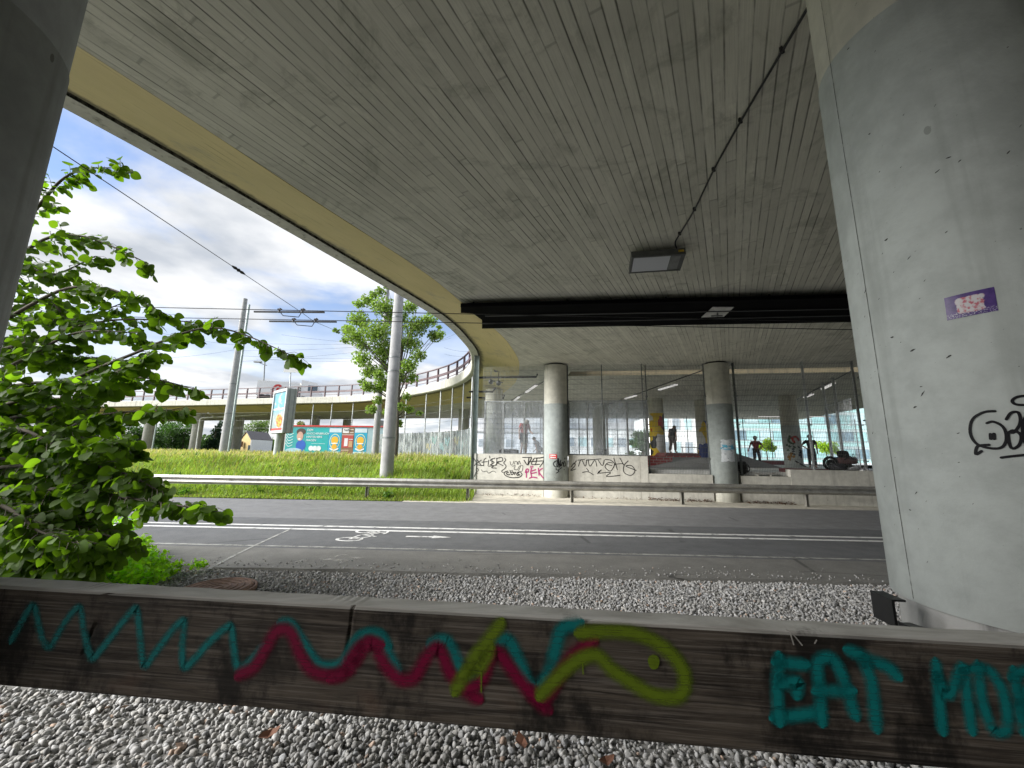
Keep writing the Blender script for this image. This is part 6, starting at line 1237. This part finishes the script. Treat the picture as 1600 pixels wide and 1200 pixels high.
BR = [[(-150, 560, 4.6), (40, 345, 4.4), (110, 272, 4.3), (188, 262, 4.25)], [(-150, 580, 4.6), (30, 400, 4.4), (120, 368, 4.3), (232, 412, 4.2)], [(-150, 620, 4.5), (60, 470, 4.3), (160, 450, 4.2), (258, 490, 4.1)], [(-100, 680, 4.6), (77, 608, 4.4), (198, 557, 4.3), (330, 512, 4.2), (458, 556, 4.0)], [(-100, 690, 4.5), (100, 632, 4.3), (200, 590, 4.2), (302, 607, 4.1)], [(-100, 710, 4.4), (60, 690, 4.2), (150, 650, 4.1), (270, 640, 4.0)], [(-100, 740, 4.3), (80, 725, 4.1), (180, 735, 4.0), (250, 768, 3.95)], [(-100, 770, 4.2), (100, 765, 4.0), (200, 778, 3.9), (325, 797, 3.8)], [(-120, 800, 4.3), (60, 810, 4.1), (130, 825, 4.0), (200, 848, 4.0)],
      [(-120, 650, 4.6), (40, 560, 4.5), (120, 520, 4.4), (215, 520, 4.3)], [(-120, 600, 4.7), (60, 530, 4.6), (180, 500, 4.5), (330, 505, 4.4)], [(-120, 700, 4.8), (50, 640, 4.7), (140, 690, 4.5), (200, 700, 4.4)], [(-120, 780, 4.6), (30, 760, 4.4), (90, 800, 4.3), (150, 790, 4.2)], [(-120, 520, 4.7), (20, 420, 4.6), (80, 430, 4.5), (150, 400, 4.4)], [(-120, 830, 4.0), (40, 850, 3.9), (100, 870, 3.9), (140, 880, 3.9)], [(-120, 690, 4.2), (20, 670, 4.0), (100, 700, 3.9), (180, 690, 3.9)], [(-120, 560, 4.9), (60, 470, 4.8), (110, 500, 4.7), (200, 470, 4.6)], [(-120, 740, 4.7), (60, 740, 4.7), (130, 760, 4.6), (210, 745, 4.5)], [(-120, 640, 4.3), (40, 600, 4.1), (130, 600, 4.0), (230, 560, 4.0)], [(-120, 830, 4.7), (40, 810, 4.6), (110, 840, 4.5), (170, 830, 4.5)],
      [(-120, 700, 5.0), (20, 720, 4.9), (90, 740, 4.8), (150, 720, 4.7)], [(-120, 800, 5.2), (20, 790, 5.1), (70, 830, 5.0), (130, 810, 4.9)], [(-120, 660, 5.0), (30, 620, 4.9), (90, 640, 4.8), (160, 610, 4.7)], [(-120, 850, 4.4), (0, 860, 4.3), (60, 880, 4.2), (110, 850, 4.2)], [(-120, 770, 3.9), (0, 790, 3.8), (60, 830, 3.7), (120, 850, 3.7)], [(-120, 600, 5.0), (20, 540, 4.9), (70, 560, 4.8), (140, 560, 4.7)], [(-120, 880, 4.2), (0, 880, 4.1), (50, 895, 4.0), (90, 890, 4.0)], [(-120, 740, 5.3), (30, 690, 5.2), (100, 670, 5.1), (170, 660, 5.0)]]
leaves = []; lim = []
for bi, b in enumerate(BR):
    P = spline([root+Vector((0, 0, .6+.12*(bi % 7)))]+[gy(x, y, Y) for x, y, Y in b], 8)
    lim.append(P); npz = len(P)
    for i in range(8, npz):
        f = i/(npz-1); t = (P[i]-P[i-1]).normalized()
        for rep in range(4 if bi > 4 and bi not in (9, 10, 13, 16) else 2):
            side = t.cross(Vector((0, 0, 1))).normalized()*random.choice((-1, 1)); ln = random.uniform(.10, .32)*(1.15-.7*f)*(1.3 if bi < 9 else 1.5)
            dr_ = (t*random.uniform(.5, 1.1)+side*random.uniform(.3, 1)+Vector((0, 0, random.uniform(-.7, .6)))).normalized()
            tw = [P[i], P[i]+dr_*ln*.5+Vector((0, 0, .01)), P[i]+dr_*ln+Vector((0, 0, -.03))]; lim.append(tw)
            nl = max(2, int(ln/.036))
            for k in range(nl):
                q = k/nl; base = tw[0].lerp(tw[2], .15+.85*q); sd_ = dr_.cross(Vector((0, 0, 1))).normalized()*(1 if k % 2 else -1)
                ax_ = (dr_*random.uniform(.3, .8)+sd_*random.uniform(.5, 1)+Vector((0, 0, random.uniform(-1.1, -.1)))).normalized()
                if k == nl-1: ax_ = (dr_+Vector((0, 0, -.6))).normalized()
                upn = (Vector((0, 0, random.uniform(.15, .8)))+Vector((random.gauss(0, .55), random.gauss(0, .45)-.55, 0))).normalized(); xx = ax_.cross(upn).normalized(); zz = xx.cross(ax_)
                s = random.uniform(.05, .125)*(1.1 if random.random() < .3 else .95); leaves.append((base+ax_*.012, xx, ax_, zz, s, random.uniform(.7, 1.25)))
m = MB(); m.tube([root, root+Vector((.05, 0, .7)), root+Vector((.25, -.05, 1.7)), root+Vector((.5, -.1, 3.2))], [.11, .09, .07, .03], 10)
for k in range(9): m.tube([root+Vector((0, 0, .5+.12*(k % 7))), lim[0][1]], .03, 5) if False else None
m.build('trunk', M['bark'], lt); m = MB()
for P in lim:
    big = len(P) > 5; m.tube(P if big else P, [(.030*(1-i/len(P))+.004) if big else .0025 for i in range(len(P))], 6 if big else 3, False)
m.build('branches', M['bark'], lt)
def vis(l):
    d = l[0]-CAM; z = d.dot(fw)
    if z < .3: return 0
    x, y = 800+FPX*d.dot(rt)/z, 600-FPX*d.dot(up)/z
    return l[4]/z if -10 < x < 1600 and 0 < y < 905 else 0
leaves.sort(key=vis, reverse=True)
lc = [(.055, .10, .014), (.075, .13, .016), (.05, .10, .014), (.09, .145, .02)]
def fixed_leaf(name, col):
    t = NT(name); p = t.n('ShaderNodeTexCoord').outputs['Generated']; oi = t.n('ShaderNodeObjectInfo').outputs['Random']
    c = t.mix(oi, tuple(x*.7 for x in col), tuple(x*1.25 for x in col)); b = t.bsdf(c, .6, spec=.15); tr = t.n('ShaderNodeBsdfTranslucent'); t.set(tr.inputs[0], t.mix(1., c, (3.5, 3.8, .75), 'MULTIPLY')); mx = t.n('ShaderNodeMixShader', {0: .48}); t.set(mx.inputs[1], b); t.set(mx.inputs[2], tr.outputs[0]); return t.done(mx.outputs[0])
M['leafA'] = fixed_leaf('hazel_leaf', (.055, .10, .014))
lme = np_mesh('leaf', LV, LF, smooth=True); lme.materials.append(M['leafA'])
pick = [l for l in leaves if vis(l) > 0]; step_ = max(1, 1)
ind, rest = pick[:290], pick[290:]+[l for l in leaves if vis(l) == 0]
for b, xx, yy, zz, s, tn in ind:
    o = bpy.data.objects.new('leaf', lme); COL.objects.link(o); o.parent = lt; o.matrix_parent_inverse = lt.matrix_basis.inverted(); o.matrix_basis = Matrix.Translation(b) @ Matrix((xx, yy, zz)).transposed().to_4x4() @ Matrix.Scale(s, 4)
VV = np.concatenate([(LV*s) @ np.array([xx[:], yy[:], zz[:]])+np.array(b[:]) for b, xx, yy, zz, s, tn in rest]); nv = len(LV)
FF = np.concatenate([LF+nv*i for i in range(len(rest))]); CC = np.repeat(np.array([np.array((.055, .10, .014))*tn for *_, tn in rest]), nv, 0)
M['leafB'] = tinted('hazel_foliage', .6, spec=.15, trans=.48, tcol=(3.5, 3.8, .75)); link('foliage', np_mesh('foliage', VV, FF, CC, True), M['leafB'], lt, kind='stuff')
print('leaves', len(leaves))
# bright young bush at the edge of the gravel and weeds
cl = []
for px, py, Y, r in ((120, 880, 5.3, .3), (160, 870, 5.6, .32), (200, 868, 5.5, .3), (230, 880, 5.4, .25), (180, 892, 5.0, .28), (140, 895, 4.9, .3), (255, 890, 5.3, .14), (210, 900, 4.9, .2), (100, 900, 4.8, .3), (170, 850, 6.0, .28), (130, 840, 6.2, .3), (215, 850, 6.0, .18), (60, 880, 5.2, .4), (20, 880, 5.2, .4), (60, 850, 5.6, .4), (245, 900, 5.0, .13), (195, 820, 6.3, .2), (160, 800, 6.4, .25)):
    q = gy(px, py, Y); cl.append((q.x, q.y, max(q.z, .08), r))
tb = thing('young_bush', 'bright yellow green bush at the gravel edge under the leafy tree', 'bush', (-4.6, 5.2, -.05)); V, F, cols = leafcloud(cl, 9000, .055, (.30, .46, .025), seed=3, hang=.1, twist=2.); link('foliage', np_mesh('foliage', V, F, cols), M['leaf'], tb); m = MB()
for c in cl: m.tube([(-4.6+random.uniform(-.5, .5), 5.2+random.uniform(-.3, .3), -.05), Vector(c[:3])*.6+Vector((-4.6, 5.2, 0))*.4, c[:3]], [.012, .008, .003], 4, False)
m.build('stems', M['bark'], tb)
q = gz(270, 893, 0); tb2 = thing('weed_clump', 'small green weed clump on the gravel right of the bush', 'weed', q); cl2 = [(q.x+random.gauss(0, .22), q.y+random.gauss(0, .1), .06+abs(random.gauss(0, .06)), .1) for i in range(9)]+[(gz(315, 889, 0).x, gz(315, 889, 0).y, .05, .07)]
V, F, cols = leafcloud(cl2, 700, .04, (.28, .42, .03), seed=4, hang=.1, twist=2.); link('foliage', np_mesh('foliage', V, F, cols), M['leaf'], tb2)
# ---------------------------------------------------------------- grass on the bank
def grass(name, n, xr, tr_, hr, col, seed, wid=.012, head=.3, headcol=(.32, .26, .11), lab=''):
    g_ = np.random.default_rng(seed); x = xr[0]+(xr[1]-xr[0])*g_.random(n); t = tr_[0]+(tr_[1]-tr_[0])*g_.random(n)**1.3; y = t+ry(13.75, x)
    keep = ((x < -1.75) | (y < 15.9)) & (x < -1.3-.6*g_.random(n)); x, y, t = x[keep], y[keep], t[keep]; n = len(x); z = bank_z(x, y)
    cl = .5+.5*np.sin(x*1.7+np.sin(y*2.3)*1.5)*np.cos(y*1.1+x*.6); h = (hr[0]+(hr[1]-hr[0])*g_.random(n)*(.6+.6*cl))*np.interp(t, [-.15, 0, .4, 1.2, 3], [.1, .22, .42, .75, 1.])
    a = g_.random(n)*6.283; ln = h*(.15+.5*g_.random(n)); w_ = wid*(.7+.8*g_.random(n))*(1+t*.07); dx, dy = np.cos(a), np.sin(a); px, py = -dy, dx
    B = np.stack([x, y, z-.02], 1); D = np.stack([dx, dy, 0*dx], 1); Pp = np.stack([px, py, 0*px], 1); Z1 = np.array([0, 0, 1.])
    m1 = B+D*(ln*.3)[:, None]+Z1*(h*.6)[:, None]; tip = B+D*ln[:, None]+Z1*h[:, None]
    V = np.stack([B-Pp*w_[:, None], B+Pp*w_[:, None], m1+Pp*(w_*.8)[:, None], m1-Pp*(w_*.8)[:, None], tip+Pp*(w_*.35)[:, None], tip-Pp*(w_*.35)[:, None]], 1).reshape(-1, 3); i = np.arange(n)*6
    F = np.concatenate([np.stack([i, i+1, i+2, i+3], 1), np.stack([i+3, i+2, i+4, i+5], 1)])
    big = .5+.5*np.sin(x*.9+1.3*np.sin(y*.8))*np.sin(y*1.3+.7*np.sin(x*.5))
    c = np.array(col)*(.65+.5*g_.random(n)+.35*big)[:, None]; dry = (g_.random(n) < head*np.interp(t, [0, .3, .8, 3, 6], [.9, .6, .12, .5, 1])); hc = np.where(dry[:, None], np.array(headcol)*(.7+.5*g_.random(n))[:, None], c)
    C_ = np.stack([c*.8, c*.8, c, c, hc, hc], 1); C_[:, 2:4] = np.where(dry[:, None, None], (c*.4+hc*.6)[:, None, :], C_[:, 2:4])
    link(name, np_mesh(name, V, F, C_.reshape(-1, 3)), M['grass'], kind='stuff', label=lab)
M['grass'] = tinted('grass_blade', .6, trans=.4, tcol=(1.5, 1.6, .7))
grass('grass', 90000, (-24, -1.3), (-.14, 9), (.15, .58), (.23, .32, .065), 1, lab='uncut green grass covering the bank behind the guard rail')
grass('tall_grass', 60000, (-45, -1.6), (5.0, 22), (.22, .70), (.28, .34, .09), 2, .013, .65, (.50, .43, .24), lab='tall seeding grass along the top of the bank')
g_ = np.random.default_rng(12); wc = []
for i in range(90):
    x = g_.uniform(-18, -2.0); tt = g_.uniform(.15, 7); y = tt+ry(13.75, x); wc.append((x, y, float(bank_z(x, y))+.12+.03*tt, g_.uniform(.10, .28)))
V, F, cols = leafcloud(wc, 5200, .10, (.10, .19, .03), seed=31, hang=.1, twist=1.5); link('weeds', np_mesh('weeds', V, F, cols), M['leaf2'], kind='stuff', label='broad leaved weeds scattered through the bank grass')
# ---------------------------------------------------------------- gravel
def ico(sub):
    b = bmesh.new(); bmesh.ops.create_icosphere(b, subdivisions=sub, radius=1); V = np.array([v.co[:] for v in b.verts]); F = np.array([[v.index for v in f.verts] for f in b.faces]); b.free(); return V, F
def stones(name, pts, size, sub, seed, lab):
    g_ = np.random.default_rng(seed); V0, F0 = ico(sub); n = len(pts); kinds = 14; base = []
    for k in range(kinds):
        V = V0.copy()
        for c in range(9):                                   # chop facets off to give broken, worn stones
            d = g_.normal(size=3); d /= np.linalg.norm(d); q = V @ d; lim_ = .48+.28*g_.random(); V = V-np.outer(np.clip(q-lim_, 0, 9)*.95, d)
        base.append(V*np.array([1, .75+.2*g_.random(), .5+.25*g_.random()]))
    base = np.array(base); kk = g_.integers(0, kinds, n); s = size*(.55+.8*g_.random(n)**1.5)
    q = g_.normal(size=(n, 4)); q[:, 1:3] *= .45; q /= np.linalg.norm(q, axis=1)[:, None]; w_, x, y, z = q.T
    Rm = np.stack([1-2*(y*y+z*z), 2*(x*y-w_*z), 2*(x*z+w_*y), 2*(x*y+w_*z), 1-2*(x*x+z*z), 2*(y*z-w_*x), 2*(x*z-w_*y), 2*(y*z+w_*x), 1-2*(x*x+y*y)], 1).reshape(-1, 3, 3)
    V = np.einsum('nij,nvj->nvi', Rm, base[kk])*s[:, None, None]+pts[:, None, :]; nv = len(V0)
    F = (F0[None]+(np.arange(n)*nv)[:, None, None]).reshape(-1, 3); g0 = .25+.22*g_.random(n); hue = g_.normal(size=(n, 1))*.022
    col = g0[:, None]*(np.array([1.0, .99, .965])+hue*.6*np.array([1, .2, -1.2])); br = g_.random(n) < .025; col[br] = col[br]*np.array([1.1, .85, .7]); col = np.clip(col, .03, .8)
    link(name, np_mesh(name, V.reshape(-1, 3), F, np.repeat(col, nv, 0), sub > 1), M['stone'], kind='stuff', label=lab)
def stone_mat():
    t = NT('gravel_stone'); a = t.n('ShaderNodeAttribute', attribute_name='tint').outputs['Color']; p = t.pos(); nz = t.noise(p, 55, 4, .7)
    c = t.mix(t.step(nz, .3, .7), t.mix(1., a, (.72, .72, .72), 'MULTIPLY'), t.mix(1., a, (1.2, 1.2, 1.2), 'MULTIPLY')); return t.done(t.bsdf(c, .8, 0, t.bump(nz, .3, .004), .3))
M['stone'] = stone_mat()
def scatter(poly_x, y0, y1, sp, seed, layers=2, mask=None):
    g_ = np.random.default_rng(seed); P = []
    for l in range(layers):
        xs = np.arange(poly_x[0], poly_x[1], sp); ys = np.arange(y0, y1, sp*.9); X, Y = np.meshgrid(xs, ys); X = X+g_.uniform(-.5, .5, X.shape)*sp; Y = Y+g_.uniform(-.5, .5, Y.shape)*sp
        P.append(np.stack([X.ravel(), Y.ravel(), np.full(X.size, -.045+l*sp*.36)+g_.normal(size=X.size)*sp*.08], 1))
    P = np.concatenate(P); return P[mask(P)] if mask is not None else P
und = lambda P: .018*np.sin(P[:, 0]*2.1+P[:, 1])*np.sin(P[:, 1]*3.1)
P = scatter((-3.9, 2.4), 1.8, 3.0, .036, 1); P[:, 2] += und(P); stones('gravel', P, .0225, 2, 1, 'coarse grey gravel under and in front of the timber beam')
mh = gz(338, 920, 0)
P = scatter((-6.0, 5.3), 3.5, 5.85, .037, 2, 2, lambda P: (P[:, 1] < 5.74+RS*P[:, 0]-.09*np.abs(np.sin(P[:, 0]*1.7)+.4*np.sin(P[:, 0]*5))) & (np.hypot(P[:, 0]-mh.x, P[:, 1]-mh.y) > .43)); P[:, 2] += und(P)*np.clip((5.4-P[:, 1])*2, 0, 1); stones('gravel', P, .0225, 1, 2, 'grey gravel strip between the timber beam and the road')
g_ = np.random.default_rng(9); xs_ = g_.uniform(-5, 5, 420); as_ = 5.72+np.abs(g_.normal(size=420))*.22; stones('loose_grit', np.stack([xs_, as_+RS*xs_, np.full(420, .006)], 1), .014, 1, 5, 'loose grit scattered over the edge of the road')
m = MB()
for i in range(70):
    q = Vector((random.uniform(-4.5, 4), random.choice((random.uniform(1.9, 2.9), random.uniform(3.9, 5.6))), random.uniform(-.005, .012))); a = random.random()*6.28; r = random.uniform(.012, .03); d1 = Vector((math.cos(a), math.sin(a), random.uniform(-.3, .3)))*r; d2 = Vector((-math.sin(a), math.cos(a), random.uniform(-.3, .3)))*r*random.uniform(.15, .7); m.add([q-d1, q-d2, q+d1, q+d2], [(0, 1, 2), (0, 2, 3)])
m.build('gravel_litter', plain('dull_litter', (.14, .09, .06), .85, 0, .5, 30), kind='stuff', label='bits of dry leaf and twig scattered over the gravel')
# a few dry leaves on the gravel
for lb, px, py in (('rust brown dry leaf on the gravel below the fish head', 948, 1192), ('curled dry brown leaf on the gravel below the crimson line', 815, 1163), ('small dry leaf on the gravel near the lower left', 420, 1150)):
    q = gz(px, py, .02); t_ = MB(); a = random.random()*6; Rz = Matrix.Rotation(a, 3, 'Z')
    t_.add([Vector(q)+Rz @ (Vector(v)*Vector((.06, .06, .06)).x) for v in [(-1, 0, .3), (-.3, -.5, .15), (.5, -.4, .25), (1, 0, .55), (.4, .5, .2), (-.4, .45, .35), (0, 0, 0)]], [(0, 1, 6), (1, 2, 6), (2, 3, 6), (3, 4, 6), (4, 5, 6), (5, 0, 6)]); t_.build('dry_leaf', plain('dry_leaf', (.16, .07, .04), .8), None, label=lb, cat='leaf')
